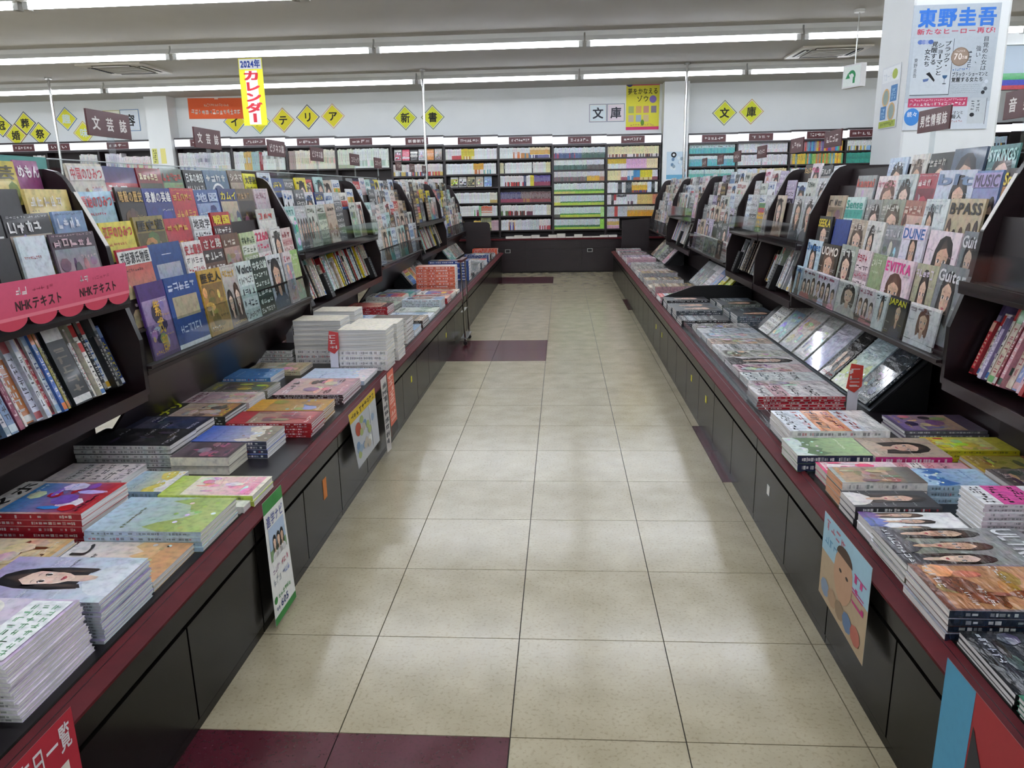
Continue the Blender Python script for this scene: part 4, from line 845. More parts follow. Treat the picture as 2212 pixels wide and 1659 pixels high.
for (y, w, sp, lb) in [(1.76, .20, D('photo','48505a','3c4446','d0d4d4',['5c6468','8c8c84','343a3c'],'',mat='wrap'), 'dark grey landscape magazine at the near end of the grey slanted stand'),
    (1.99, .23, D('scene','c4dce8','dce4d8','7088a8',['b8c888','d8e0c8'],'',mat='wrap'), 'pale green landscape magazine behind the red price tag on slanted stand'),
    (2.20, .15, D('group','1c1a1a','181616','a82430',['e0dcd8','28282a','503838'],'',n=2,mat='wrap'), 'black magazine with red title and two figures on slanted stand'),
    (2.42, .22, D('plain','e4e4ec','5458a8','202024',['e4e4ec'],'',mat='wrap'), 'white magazine with violet lower part on the slanted stand'),
    (2.66, .20, D('photo','c8ccc8','b4b8b8','e8e8e8',['dcdcdc','a0a4a4','f0f0f0'],'',mat='wrap'), 'silvery wrapped magazine, middle of the grey slanted stand'),
    (2.92, .25, D('photo','d0d0cc','b8bcc4','f4f4f4',['c0c4c8','e4e4e0','d8c0b0'],'',mat='wrap'), 'silver film-wrapped magazine with pale figure on slanted stand'),
    (3.19, .23, D('photo','c8c8c4','bcc0c0','a8c8e0',['b0b4b4','e0e0dc','a0c0d8'],'',mat='wrap'), 'silver film-wrapped magazine with pale blue foot on slanted stand'),
    (3.45, .22, D('type','dcdcd8','c8c4bc','28282a',['d8d8d4','c0bcb4'],''), 'newspaper-like white magazine at the far end of the grey slanted stand')]:
    stand_mag('R', 1.93, a_, y, w, .30, .014, sp, lb, r2)
a_ = stand('R', 1.90, 4.93, 6.45, 'second slanted display stand on the right counter behind the divider', .628, .22)
for i, (w, sp) in enumerate([(.13, D('photo','d8d838','4c4c44','28282a',['d0d040','e8e460'],'')), (.13, D('type','e8e040','d8d4cc','28304c',['e8e040','c8c8c0'],'')), (.2, D('photo','6c90c8','b8a8b0','e8e8f0',['7c98c8','c8b8c0'],'')), (.2, D('type','e0dce0','c8b8bc','903848',['dcd8dc','b8a8b0'],'')), (.2, D('photo','d4d4d4','909494','28282a',['b0b4b4','686c6c'],'')), (.24, D('photo','8c9090','787c7c','d0d4d4',['a0a4a4','606464'],'')), (.24, D('photo','94989c','80848a','d0d4d4',['a8acb0','686c70'],''))]):
    stand_mag('R', 1.90, a_, 5.02+i*.205, min(w, .198), .29, .014, sp, '%s magazine, %s from the near end of the second right slanted stand' % (cname(sp['bg']), ORD[i]), r2)
a_ = stand('R', 1.90, 8.3, 9.9, 'third slanted display stand near the far end of the right counter', .628, .22)
for i in range(6):
    sp = rspec(r2, ['photo', 'type'], PR); stand_mag('R', 1.90, a_, 8.45+i*.25, .23, .29, .014, sp, '%s magazine, %s from the near end of the third right slanted stand' % (cname(sp['bg']), ORD[i]), r2)
m_ = M(); m_.prism([(1.43, .4005), (1.445, .47), (1.70, .56), (1.93, .565), (2.18, .546), (2.18, .4005)], 4.862, 4.882, 'y', 'plastic_black'); tag(m_.obj('divider_board'), 'low black divider board standing across the right counter', 'board')
a_ = stand('L', -.99, 6.30, 7.4, 'slanted display stand with pale books at the back of the left counter', .615, .17)
for i in range(5):
    sp = rspec(r2, ['type', 'photo'], [PAL[1], PAL[7], PAL[14], PAL[0], PAL[4]]); stand_mag('L', -.99, a_, 6.42+i*.21, .2, .28, .022, sp, '%s book leaning %s from near end on the nearer left slanted stand' % (cname(sp['bg']), ORD[i]), r2, 'book')
a_ = stand('L', -.96, 9.0, 10.5, 'far slanted display stand at the back of the left counter', .615, .17)
for i in range(6):
    sp = rspec(r2, ['type', 'photo'], [PAL[1], PAL[6], PAL[14], PAL[0], PAL[11]]); stand_mag('L', -.96, a_, 9.14+i*.235, .22, .28, .02, sp, '%s book leaning %s from near end on the far left slanted stand' % (cname(sp['bg']), ORD[i]), r2, 'book')

# ================================================================== SPINE-OUT ROWS ON THE LOWER RACK SHELVES
SPL = .33
def spine_item(sd, y, t, h, d, sp, r, label, prot=0, group=None, divider=False, bulk=None):
    """y = middle of the thickness; leans back against the shelf board."""
    s = -1 if sd == 'L' else 1; m = M(); c0 = sp['bg']
    mt = 'print'
    if divider:
        m.box(-t/2, t/2, 0, h, -d, 0, 'plastic_black')
        for k in range(7):
            yy = h*(.9-.115*k)
            scrib(m, -t*.36, yy-h*.045, t*.3, h*.06, 1, .0006, 'e8ece8', r, mat='paper'); scrib(m, t*.02, yy-h*.04, t*.28, h*.04, 2, .0006, '9cb0a4', r, mat='paper', dens=2)
        for k in range(5):
            z = -d*.5-d*.42*math.cos(k*.8); 
        nm = 'index_divider'
    else:
        m.box(-t/2, t/2, 0, h, -d, 0, mt, c0, fc={'t': (mt, c0), 'l': (mt, sp['bg2']), 'r': (mt, sp['bg2']), 'k': ('pages', 'eceae4'), 'b': ('pages', 'eceae4')})
        # page edges show on top
        m.box(-t/2+.001, t/2-.001, h-.0005, h+.0002, -d+.002, -.003, 'pages', 'eceae4')
        m.rect(-t*.5, h*.80, t*.5, h*.97, .0004, sp['acc'][0], mt); m.rect(-t*.5, h*.02, t*.5, h*.10, .0004, sp['acc'][-1], mt)
        scrib(m, -t*.34, h*.14, t*.68, h*.62, r.randint(5, 9), .0006, sp['tc'], r, True)
        # the side turned to the camera carries the cover
        xs = -t/2-.0003
        for k in range(5):
            z0 = -d*r.uniform(.05, .7); z1 = z0-d*r.uniform(.08, .25); y0 = h*r.uniform(.05, .8); y1 = min(h*.97, y0+h*r.uniform(.05, .2)); c = r.choice(sp['acc']+[sp['tc']])
            xq = xs if sd == 'L' else -xs
            P = [(xq, y0, z0), (xq, y1, z0), (xq, y1, max(z1, -d)), (xq, y0, max(z1, -d))]
            m.poly(P, c, mt)
        nm = 'booklet'  # a magazine shelved spine out, carried under the booklet name
    a = SPL; c_, s_ = math.cos(a), math.sin(a)
    u = .075-prot
    zb = .6625+.0+ d*s_*.0
    # rest the lower back edge on the shelf
    f = lean_frame(sd, ux(sd, u), y, zb+.001, a)
    # depth axis points down and back: lift so that the lowest corner clears the shelf
    f = Matrix.Translation((0, 0, d*math.sin(a))) @ f
    if bulk is not None: bulk.add(m, f); return
    o = place(nm, m.mesh(nm), None, f); tag(o, label, 'divider' if divider else 'booklet', group)
def spine_row(sd, y0, y1, pals, label, r, dividers=(), custom=None, dens=1.0, bulk=None):
    y = y0; i = 0; k = 0
    while y < y1-.012:
        dv = [q for q in dividers if y <= q < y+.03]
        if dv:
            t = .075; spine_item(sd, y+t/2, t, .175, .05, dict(bg='101010', bg2='101010', tc='ffffff', acc=['ffffff']), r, 'black index plate with white lettering, %s in the %s' % (ORD[k], label), .055, 'black index plates among the spines', True)
            k += 1; y += t+.002; continue
        t = r.choice([.009, .011, .014, .018, .022, .026])
        if custom and i < len(custom): t, sp, h = custom[i]
        else: sp, h = rspec(r, ['type'], pals), r.choice([.20, .23, .25, .26, .27])
        if y+t > y1: break
        if r.random() < dens or (custom and i < len(custom)):
            spine_item(sd, y+t/2, t, h, .12, sp, r, '%s spine with %s lettering, %s from near end, lower shelf, %s' % (cname(sp['bg']), cname(sp['tc']), ORD[i], label), r.uniform(-.012, .022), 'spine-out magazines, '+label, bulk=bulk)
        y += t+.0012; i += 1
BKREST = Bulk()
P_ = lambda bg, bg2, tc, *acc: dict(st='type', bg=bg, bg2=bg2, tc=tc, acc=list(acc) or [bg])
r3 = random.Random(21)
spine_row('L', .25, .985, [PAL[i] for i in (1, 4, 7, 10, 14, 15, 8)], LB[0], r3, custom=[(.014, P_('e4e4e0','d8d8d8','404048','c8c8cc'), .21), (.02, P_('e8e4e0','d0ccc8','504848','d8d0c8'), .20), (.012, P_('d88838','c07028','f0e0c0','d88838'), .18), (.014, P_('a8c838','90b030','385018','c0d850'), .21),
    (.022, P_('28303c','20282c','7c98a8','485868'), .26), (.018, P_('c8c8d0','6888b0','404858','8898a8'), .28), (.03, P_('7890b4','5c7ca8','303848','c8d4e0'), .29), (.012, P_('e4e8ec','d8dce0','3878a8','c8d8e4'), .29), (.02, P_('8c3c58','7c3450','e8c8d0','a05068'), .29), (.01, P_('ece8e4','e0dcd8','b04858','e8d8d4'), .27), (.01, P_('ece8e4','e0dcd8','b04858','e8d8d4'), .27),
    (.05, P_('b0682c','a86024','d8d8d8','d4d4d4'), .26), (.03, P_('d0d4e8','c0c4d8','28283c','a84850'), .28), (.018, P_('d8dce4','c8ccd4','303038','b8c0d8'), .28), (.016, P_('c8b8a8','b8a898','28241c','d8c8b8'), .28), (.016, P_('a83040','902838','f0e4e0','5c1c28'), .28), (.02, P_('d8e0e8','c0c8d0','304878','9cb8d8'), .29), (.018, P_('4470c0','3c64b0','f0f0f0','e07838'), .29), (.012, P_('e8e4d8','d8d4c8','38342c','c8c0a8'), .28), (.012, P_('a8a048','989038','28241c','c87838'), .27), (.02, P_('343438','28282c','d0d0d4','505058'), .28), (.09, P_('141c20','10181c','7c7468','dcdcdc','dcdcdc'), .28), (.016, P_('584c40','484034','a8a098','6c6054'), .28)])
spine_row('L', 2.985, 4.88, PL, LB[2], r3, dividers=(3.04, 3.52, 4.76))
spine_row('L', 6.88, 8.76, PL, LB[4], r3, dividers=(7.2, 8.3), bulk=BKREST)
spine_row('R', .72, 1.13, [PAL[i] for i in (2, 8, 13, 7)], RB[0], r3, custom=[(.02, P_('a81c24','981820','f0d8d0','a81c24'), .23), (.02, P_('a81c24','981820','f0d8d0','a81c24'), .23), (.02, P_('a81c24','981820','f0d8d0','a81c24'), .235), (.03, P_('d8b0c0','c898ac','404070','e0c0d0'), .27), (.04, P_('8c9cd0','a8b0d8','e8ecf8','d8a8b0'), .29), (.03, P_('e0d0c0','d8c8b8','a85858','e4d8cc'), .30), (.02, P_('d8a0a8','c88c98','f0e8e8','304c40'), .30), (.016, P_('8c2838','782030','e0d0c8','c0b8b8'), .28), (.03, P_('c8b8a4','88a888','983840','58a058'), .27)])
spine_row('R', 3.10, 4.0, [PAL[i] for i in (0, 1, 2, 14, 6, 5)], RB[2], r3, dividers=(3.72,))
spine_row('R', 4.05, 4.96, [PAL[i] for i in (0, 1, 4, 12, 5)], RB[3], r3, dividers=(4.86,), dens=.8)
spine_row('R', 6.97, 8.85, PR, RB[5], r3, dividers=(7.5, 8.1), bulk=BKREST)
q_ = BKREST.obj('booklet'); q_['kind'] = 'stuff'; q_['label'] = 'small spine-out magazines on the lower shelves of the far racks'; q_['category'] = 'booklet'
o = REST.obj('magazine'); o['kind'] = 'stuff'; o['label'] = 'many small magazines filling the farthest racks and the lower layers of the far stacks'; o['category'] = 'magazine'

# ================================================================== THE BOOK WALL
WF = 11.82       # front of the wall shelves
def wall_bay(x0, x1, ztop, rows, label, hdr=True, plate=None):
    """rows: list of z of the shelf surfaces, from the top."""
    o = empty('bookcase', ((x0+x1)/2, WF, 0)); tag(o, label, 'bookcase', 'dark bookcases along the back wall'); Dm = Matrix.Translation((-(x0+x1)/2, -WF, 0))
    for xx in (x0, x1-.018):
        m = M(); m.box(xx+.001, xx+.018, WF, YW1-.004, .59, ztop, 'wood'); m.obj('upright', o, Dm)
    m = M(); m.box(x0+.002, x1-.002, WF-.08, YW1-.004, 0, .588, 'wood'); m.obj('plinth', o, Dm)
    m = M(); m.box(x0+.02, x1-.02, YW1-.02, YW1-.006, .59, ztop-.03, 'wood_back'); m.obj('back_panel', o, Dm)
    m = M(); m.box(x0+.001, x1-.001, WF-.03, YW1-.004, ztop, ztop+.028, 'wood'); m.box(x0+.001, x1-.001, WF-.03, WF-.001, ztop-.155, ztop-.120, 'wood'); m.obj('top_board', o, Dm)
    m = M(); m.box(x0+.002, x1-.002, WF-.026, WF-.006, ztop-.119, ztop-.002, 'lightbox'); m.obj('header_light', o, Dm)['label'] = 'white backlit header strip'
    sm = M()
    for z in rows:
        m = M(); m.box(x0+.02, x1-.02, WF+.002, YW1-.022, z-.026, z-.001, 'wood'); m.obj('shelf', o, Dm)
    if plate is not None:
        for px in plate:
            m = M(); m.box(px-.195, px+.195, WF-.034, WF-.0265, ztop-.118, ztop-.004, 'maroon_sign'); r = random.Random(int(px*1000))
            m.T = Matrix.Translation((0, WF-.0345, ztop-.118)) @ Matrix(((1,0,0,0),(0,0,-1,0),(0,1,0,0),(0,0,0,1)))
            if px in SHELFTXT: text(m, SHELFTXT[px], px-.15, .03, .30, .055, .0003, 'f4f0ee', 'paper')
            else: scrib(m, px-.15, .035, .31, .05, r.choice([4, 6, 8]), .0003, 'f4f0ee', r, mat='paper')
            m.obj('name_plate', o, Dm)['label'] = 'maroon name plate with white lettering'
    return o
SHELFTXT = {-1.865: '新書新刊', -8.18: 'けいば', -3.28: 'インテリア・クラフト', -2.825: 'インテリア・クラフト', -4.68: '住宅・園芸', 3.10: '教養・文庫', 3.865: '角川・電撃文庫', 4.80: '講談社・集英社文庫', 1.77: '海外・コミック文庫', .885: '岩波文庫', -.105: '新潮文庫', -.97: '講談社庫'}
SHELFTXT = {-1.865: '新書新刊', -8.18: 'い  い'}
WB = []
xs = [-9.40, -8.45, -7.50, -6.545]
LBAY = ['leftmost', 'second', 'third']
for i in range(3): WB.append(('left', i, xs[i], xs[i+1], 2.315)); wall_bay(xs[i], xs[i+1], 2.315, [1.79, 1.45, 1.11, .80], 'dark bookcase left of the white wall pillar, %s of three' % LBAY[i], plate=[[-8.825], [-8.18], [-7.115]][i])
xs = [-6.095, -5.11, -4.14, -3.28, -2.32, -1.412]; zt = [2.33, 2.32, 2.30, 2.285, 2.27]; pl = [[-5.62], [-4.68], [-3.74], [-2.825], [-1.865]]
for i in range(5): wall_bay(xs[i], xs[i+1], zt[i], [1.79, 1.45, 1.11, .80] if i < 4 else [1.895, 1.64, 1.39, 1.14, .9], 'dark bookcase in the left half of the back wall, %s from the pillar' % ORD[i], plate=pl[i])
MX = [-1.41, -.487, .432, 1.337, 2.24]; MZ = [2.255, 2.24, 2.225, 2.215]; MP = [[-.97], [-.105], [.885], [1.77]]
ROW6 = [1.893, 1.651, 1.437, 1.167, .948, .70]; ROW7 = [1.876, 1.689, 1.500, 1.294, 1.101, .900, .70]
for i in range(4): wall_bay(MX[i], MX[i+1], MZ[i], ROW6 if i < 2 else ROW7, 'dark paperback bookcase at the end of the aisle, %s from the left' % ORD[i], plate=MP[i])
RXS = [2.692, 3.495, 4.355, 5.255, 6.13, 6.98, 7.83, 8.68]; RZ = [2.20, 2.205, 2.215, 2.225, 2.24, 2.25, 2.26]; RP = [[3.10], [3.865], [4.80], [5.50], [], [], [7.85]]
RP = [[3.10], [3.865], [4.80], [5.48], [6.5], [7.35], [8.3]]
ROWR = [1.902, 1.70, 1.478, 1.27, 1.06, .85]
for i in range(7): wall_bay(RXS[i], RXS[i+1], RZ[i], ROWR, 'dark paperback bookcase right of the narrow wall pillar, %s from it' % ORD[i], plate=RP[i])

def bookmesh(w, h, d, bands, r, marks=True):
    """standing book, spine to -y: local x width, z height; bands: [(z0, z1, colour)] fractions."""
    m = M(); c = bands[0][2]
    m.box(-w/2, w/2, 0, d, 0, h, 'print', c, fc={'t': ('pages', 'eae6dc'), 'k': ('pages', 'eae6dc'), 'b': ('pages', 'eae6dc')})
    for k, (a, b, cc) in enumerate(bands[1:]):
        m.poly([(-w/2, -.0002*(k+1), h*a), (w/2, -.0002*(k+1), h*a), (w/2, -.0002*(k+1), h*b), (-w/2, -.0002*(k+1), h*b)], cc, 'print')
    if marks:
        z0 = r.uniform(.3, .5); z1 = r.uniform(.75, .92); m.poly([(-w*.14, -.0008, h*z0), (w*.14, -.0008, h*z0), (w*.14, -.0008, h*z1), (-w*.14, -.0008, h*z1)], mixc(c, '28282c' if sum(lin(c)) > .5 else 'f0f0f0', .45), 'print')
    return m
PBN = [0]; PBC = {}
def row_books(x0, x1, z, hmax, segs, where, wid, depth, r, name='paperback', limit=300, gap=.0006):
    """segs: (fraction end, base colour, [(z0, z1, colour)...])"""
    x = x0; W = x1-x0; i = 0
    while True:
        w = r.uniform(*wid)
        if x+w > x1: break
        f = (x+w/2-x0)/W; sg = next((q for q in segs if f <= q[0]), segs[-1])
        if sg[1] is not None:
            base = jit(sg[1], r, .06); bands = [(0, 1, base)]
            for a, b, cs in sg[2]: bands.append((a, b, jit(r.choice(cs) if isinstance(cs, list) else cs, r, .08)))
            h = hmax*r.uniform(.93, 1.0) if len(sg) < 4 else hmax*r.uniform(*sg[3]); mw = Matrix.Translation((x+w/2, WF+.012+r.uniform(0, .006), z+.0005))
            m = bookmesh(w, h, depth, bands, r)
            if PBN[0] < limit or name != 'paperback':
                o = m.obj(name, None, mw); cn = cname(base); c2 = cname(bands[1][2]) if len(bands) > 1 else None
                lb = '%s%s %s, %s from left, %s' % (cn, ' and '+c2 if c2 else '', name, ORD[i], where)
                tag(o, lb, 'book', name+'s '+where)
                if name == 'paperback': PBN[0] += 1
            else: PBREST.add(m, mw)
        x += w+gap; i += 1 if sg[1] is not None else 0
rb = random.Random(17)
W_, LV, GR = 'eceeee', 'dcdce8', 'd4d8d8'
C1 = [
 [(.13, 'e4e4e4', []), (.30, 'e8e4e4', [(0, .38, 'c03840')]), (.57, 'd8c838', [(.0, .3, ['e8d8b0', 'c09038', 'd8d040'])]), (1, W_, [])],
 [(.53, 'e8ecee', []), (.74, 'dca834', [(0, .42, ['e8e0d8', 'c06c34'])]), (.92, 'e4ecec', [(0, .4, ['50a0a8', 'd8d0b0', 'e4ecec'])]), (1, W_, [])],
 None,
 [(.85, 'e6eaea', []), (1, 'e0dccc', [(0, .3, 'c8a868')])],
 [(.5, 'e4e4e2', []), (.62, W_, [(0, .6, ['8c2848', W_, '70b878'])]), (.68, '90c898', []), (.88, 'e4e0d8', [(.5, .95, 'd06030'), (.3, .4, 'd89070')]), (1, 'dcdcdc', [])],
 [(.5, None, []), (.66, 'd8b858', [(.1, .3, 'c8a040')]), (.86, '687040', [(.2, .6, 'd0c878')], (1.3, 1.35)), (1, 'c8a8b0', [])]]
C2 = [
 [(.25, 'e4e8e8', []), (.42, 'e8e4e0', [(0, .6, ['d07838', 'e4e0dc', 'c05c30'])]), (.58, 'dce0e0', [(0, .5, ['50809c', 'dcd8d0', 'c88848'])]), (1, 'e8d8b0', [(.35, .75, 'd8a030'), (0, .3, ['e4e4e8', '383060', '6c6898'])])],
 [(.08, 'c8c098', []), (.10, '202024', []), (.62, 'e6eae8', []), (.64, '282828', []), (.9, 'dcdcd8', []), (1, 'd8d0a0', [])],
 [(.1, 'd8e0e4', []), (.45, 'e4e0dc', [(0, .4, ['6c2c28', 'c83838', 'd8dce0', '303030'])]), (.52, '303c60', []), (.58, 'e4e4e4', []), (.66, 'd8c830', []), (1, '504088', [(0, .4, '8c3854')])],
 [(.4, '40406c', [(0, .35, '943c54')]), (.6, '6c5858', [(0, .35, ['a87848', '944454'])]), (1, '6c5050', [(0, .3, '8c4448')])],
 [(.5, 'e4e4e0', [(0, .45, ['783028', '4c6838', 'c02c38', '383028', 'e4e4e0'])]), (.62, 'e0dce0', [(0, .4, '6c3848')]), (.9, 'e6eaec', []), (1, 'd8d4b8', [])],
 [(.15, 'e4e4e8', []), (.3, 'e8d8c8', [(0, .8, ['d89030', '4848a0', 'e8e8e8'])]), (.55, 'd8d8dc', []), (.75, 'c8ccd0', []), (1, 'e4dcdc', [(0, .4, ['b04048', 'd8d0d0'])])]]
C3 = [
 [(.55, 'dce4ec', [(0, .5, ['405078', '983858', '506890', '485880'])]), (1, 'dce4e4', [(0, .5, ['406058', '48685c'])])],
 [(.65, 'dce4e0', [(0, .45, ['38584c', '446858', '4c7068'])]), (1, 'dcdce4', [(0, .45, ['584c4c', '605c58'])])],
 [(.65, 'd4d4d4', [(0, .42, ['687068', '805c64', '586058'])]), (.9, 'd0d0dc', [(0, .5, 'd8ac34')]), (1, 'd4ccc8', [(0, .4, 'a87858')])],
 [(.42, 'd4e4dc', [(.22, .40, '5c9c4c'), (0, .22, 'c8c868')]), (1, 'd4dcdc', [(.22, .40, '549444'), (0, .22, 'a8d050')])],
 [(.12, 'd4e0c8', [(0, .3, 'd0d050')]), (1, 'd0dce0', [(.25, .38, '407c48'), (0, .25, 'b4cc48')])],
 [(.12, 'd4dcd4', [(0, .3, '585c50')]), (.93, 'd0e0dc', [(.25, .38, '48904c'), (0, .25, 'b8c844')]), (1, 'b0e090', [])],
 [(.26, 'd4e0e0', [(.2, .4, '388048'), (0, .2, 'a8c850')]), (.9, 'd0dcdc', [(.2, .4, '387048'), (0, .2, 'b0d050')]), (1, '98d850', [])]]
C4 = [
 [(1, 'e4dcac', [(0, .28, ['e4dcd0', '302830', '905848', 'e0dcdc'])])],
 [(.37, 'd8b828', [(0, .48, 'e0e4e4')]), (.77, 'dcb0d0', []), (1, 'e4d4a8', [])],
 [(.27, 'e4d8a4', []), (.38, 'e8e0e4', [(0, .3, 'a05060')]), (.52, 'dce4ec', [(0, .4, ['5090c0', 'e0e4e8'])]), (.65, '4090c8', [(0, .25, 'b86048')]), (.88, 'e0d428', [(0, .25, ['d8c890', 'b08848'])]), (1, 'e4e4e8', [(0, .3, '804050')])],
 [(.2, 'e4e8ec', []), (.28, '24282c', []), (.36, 'd8dcdc', []), (.47, '303c40', []), (.78, 'e0b430', [(.7, 1, 'e4dcb8'), (0, .22, ['a05038', '404880'])]), (.86, 'dce4f0', []), (.92, '182420', []), (1, 'e8ecec', [])],
 [(.07, 'e4e4e4', []), (.12, '282024', []), (.18, 'b83038', [(0, .4, 'e4dcdc')]), (.38, 'e6eaea', [(.7, .9, '202028')]), (.6, 'dcdce0', [(0, .3, ['e0dce0', '604050'])]), (.9, 'dcc074', []), (1, 'd88868', [])],
 [(.14, 'c0c4c8', []), (.22, 'cc5048', []), (.40, 'c4c8d0', []), (1, 'dcd4c4', [(0, .6, 'dca030')])],
 [(.24, 'd8d0d8', [(.35, .7, 'd8b030'), (.0, .3, 'd8a8b8')]), (.3, None, []), (1, None, [])]]
for ci, (C, rows) in enumerate(((C1, ROW6), (C2, ROW6), (C3, ROW7), (C4, ROW7))):
    for ri, segs in enumerate(C):
        if segs is None: continue
        row_books(MX[ci]+.022, MX[ci+1]-.022, rows[ri], .178, segs, 'on %s shelf, %s aisle-end bookcase' % (ORD[ri], ORD[ci]), (.016, .026), .12, rb)
# face-out books: third shelf of the first bookcase, top of the new-arrivals bookcase
for k in range(5):
    sp = [D('photo','e8e8e4','e4e4e0','181818',['181818','e0e0dc','c8c84c'],''), D('photo','e8e8e4','e4e4e0','181818',['181818','e0e0dc','e8e8e8'],''), D('photo','dcd4b0','d8d0a8','181818',['202020','e0d8b0','808058'],''), D('photo','e0dcd0','d8d4c4','a83038',['b8b0a0','e0dcd4','8c8478'],''), D('photo','a8c0dc','c8dcec','e8f0f8',['5c88c0','e0e8f0','88a8d0'],'')][k]
    ms = mag_mesh(.13, .17, .012, sp, rb, 'R'); f = frame((-1.26+k*.145, WF+.06, ROW6[2]+.003), (1, 0, 0), (0, .2, .98), (0, -.98, .2))
    tag(put_mag(ms, f, 'book'), 'small face-out %s book, %s from left on the third shelf, first aisle-end bookcase' % (cname(sp['bg']), ORD[k]), 'book', 'face-out books on the third shelf')
for k in range(6):
    sp = [D('photo','e8e8e4','e8e4e4','c03040',['c83858','e0e0e0','303840'],''), D('type','d83860','e8e8e8','e8e8e8',['c83858','e8e8e8'],''), D('type','28282c','e8e8e4','e8e8e4',['28282c','e8e8e4'],''), D('photo','e4e4e8','d8d8dc','505058',['d8d8d8','a8a8b0'],''), D('type','e09848','e8e8e4','c86828',['d88838','e8e8e4'],''), D('photo','d8d4d0','a8a098','302828',['585050','c8c0b8'],'')][k]
    ms = mag_mesh(.125, .185, .014, sp, rb, 'R'); f = frame((-2.22+k*.14, WF+.06, 1.898), (1, 0, 0), (0, .2, .98), (0, -.98, .2))
    tag(put_mag(ms, f, 'book'), 'face-out new %s book, %s from left on the new-arrivals top shelf' % (cname(sp['bg']), ORD[k]), 'book', 'face-out books on the new-arrivals shelf')
for ri, z in enumerate([1.64, 1.39]):
    row_books(-2.30, -1.43, z, .2, [(1, 'dcd8d4', [(0, .35, ['b83838', '485878', 'dcdcdc', 'c8b060'])])], '%s shelf of the new-arrivals bookcase' % ORD[ri+1], (.02, .03), .13, rb, 'book')
# taller books left
LSEG = [[(.3, 'd8d8d8', [(.1, .3, ['8c8ca8', 'd0d0d0'])]), (.6, 'c8c8d0', [(.5, .7, ['6c6080', 'c0c0c8', '9098a0'])]), (1, 'd0d4d4', [(0, .3, ['a8b8c0', 'd8d0d0', 'c8c8b0'])])],
 [(.2, 'd4d8d8', []), (.35, 'c8a860', [(.4, .7, ['b0c8c8', 'd8b860'])]), (.5, '98b8b4', []), (.55, '8c2c34', []), (1, 'd8dcd8', [(.6, .8, ['909890', 'c8d0d0', '585c60'])])],
 [(.15, 'a89890', []), (1, 'dcd8c8', [(.3, .6, ['c8c8a0', 'd8d0b8', 'e0b8a8', 'b8c0a0'])])], [(.3, 'd4dcc8', [(0, .2, 'a8b098')]), (1, 'e0e8e4', [(.1, .4, ['c8dcd0', 'e4e8e0', 'a8c0b0'])])]]
for i in range(4):
    row_books(xs[i]+.022, xs[i+1]-.022, 1.79, .325, LSEG[i], 'in %s bookcase right of left pillar' % ORD[i], (.017, .036), .16, rb, 'book')
xl = [-9.40, -8.45, -7.50, -6.545]
for i, sg in enumerate([[(.75, None, []), (1, 'dcdcd8', [(.2, .4, ['8c9498', 'd8d8d8'])])], [(.62, None, []), (1, 'd8d8d4', [(.3, .6, ['a0a8b0', 'd8d0c8', 'c8b8b8'])])], [(.1, None, []), (.35, 'd8d4dc', [(.2, .5, ['c0a8b8', 'a8b0d0', 'd8d8d8'])]), (.42, 'e4e4e4', []), (1, 'e4dcdc', [(.2, .6, ['e0b0b8', 'd8d8b0', 'b8d0c0', 'c83848'])], (.78, .84))]]):
    row_books(xl[i]+.022, xl[i+1]-.022, 1.79, .34, sg, 'in the %s bookcase left of left pillar' % ['leftmost', 'middle', 'nearest'][i], (.018, .034), .16, rb, 'book')
# right half
TQ = '58b8bc'
RS = [[[(1, 'd0e4e4', [(0, .55, [TQ, '60c0bc', '50a8b0']), (.62, .7, ['404048', 'd0e4e4', 'd0e4e4'])])], [(1, 'dce8e8', [(0, .68, [TQ, '5cc0c4', '68b0c8'])])], [(1, 'c4e0dc', [(0, .6, ['58bcac', '60c0b8'])])]],
 [[(1, 'e4e8ec', [(0, .3, ['e8d8dc', 'd8dce8', 'e4e4e4'])])], [(1, 'e4e4e8', [(0, .3, ['e4d0d8', 'd8e4e4'])])], [(.4, 'dce4f0', []), (1, 'e0d0a0', [(0, .4, ['5878b0', 'c8a848'])])]],
 [[(1, '88a8b8', [(0, 1, ['6c4c98', 'c8b050', '48a8c0', 'd04838', '3c70c0', 'e0b830', '60b068', '9890a0'])])], [(1, '78b078', [(0, 1, ['e0b840', '389868', '70b0d0', '98c060', 'e08838', 'a89890', 'e8c838', '58a880'])])], [(1, 'a8b090', [(0, 1, ['c8b868', '50a088', 'a070a0'])])]],
 [[(1, 'e8ecec', [(0, .45, ['d8b838', '383028', 'e4e4e0', '90b8e0'])])], [(1, '389c8c', [(.4, .6, '309080')])], [(1, '389c8c', [(.4, .6, '309080')])]]]
for i in range(4):
    for ri in range(3):
        row_books(RXS[i]+.022, RXS[i+1]-.022, ROWR[ri], .17, RS[i][ri], 'right of the narrow wall pillar', (.014, .022) if i != 2 else (.022, .032), .12, rb)
for i in (5, 6):
    row_books(RXS[i]+.022, RXS[i+1]-.022, ROWR[0], .17, [(.4, None, []), (1, 'c8dcec', [(0, .4, ['484c58', 'd8b848', 'a8c8e0'])])], 'beyond the white pillar', (.018, .03), .12, rb)
o = PBREST.obj('paperback'); o['kind'] = 'stuff'; o['label'] = 'rows of small coloured paperbacks filling the remaining shelves of the back wall'; o['category'] = 'book'

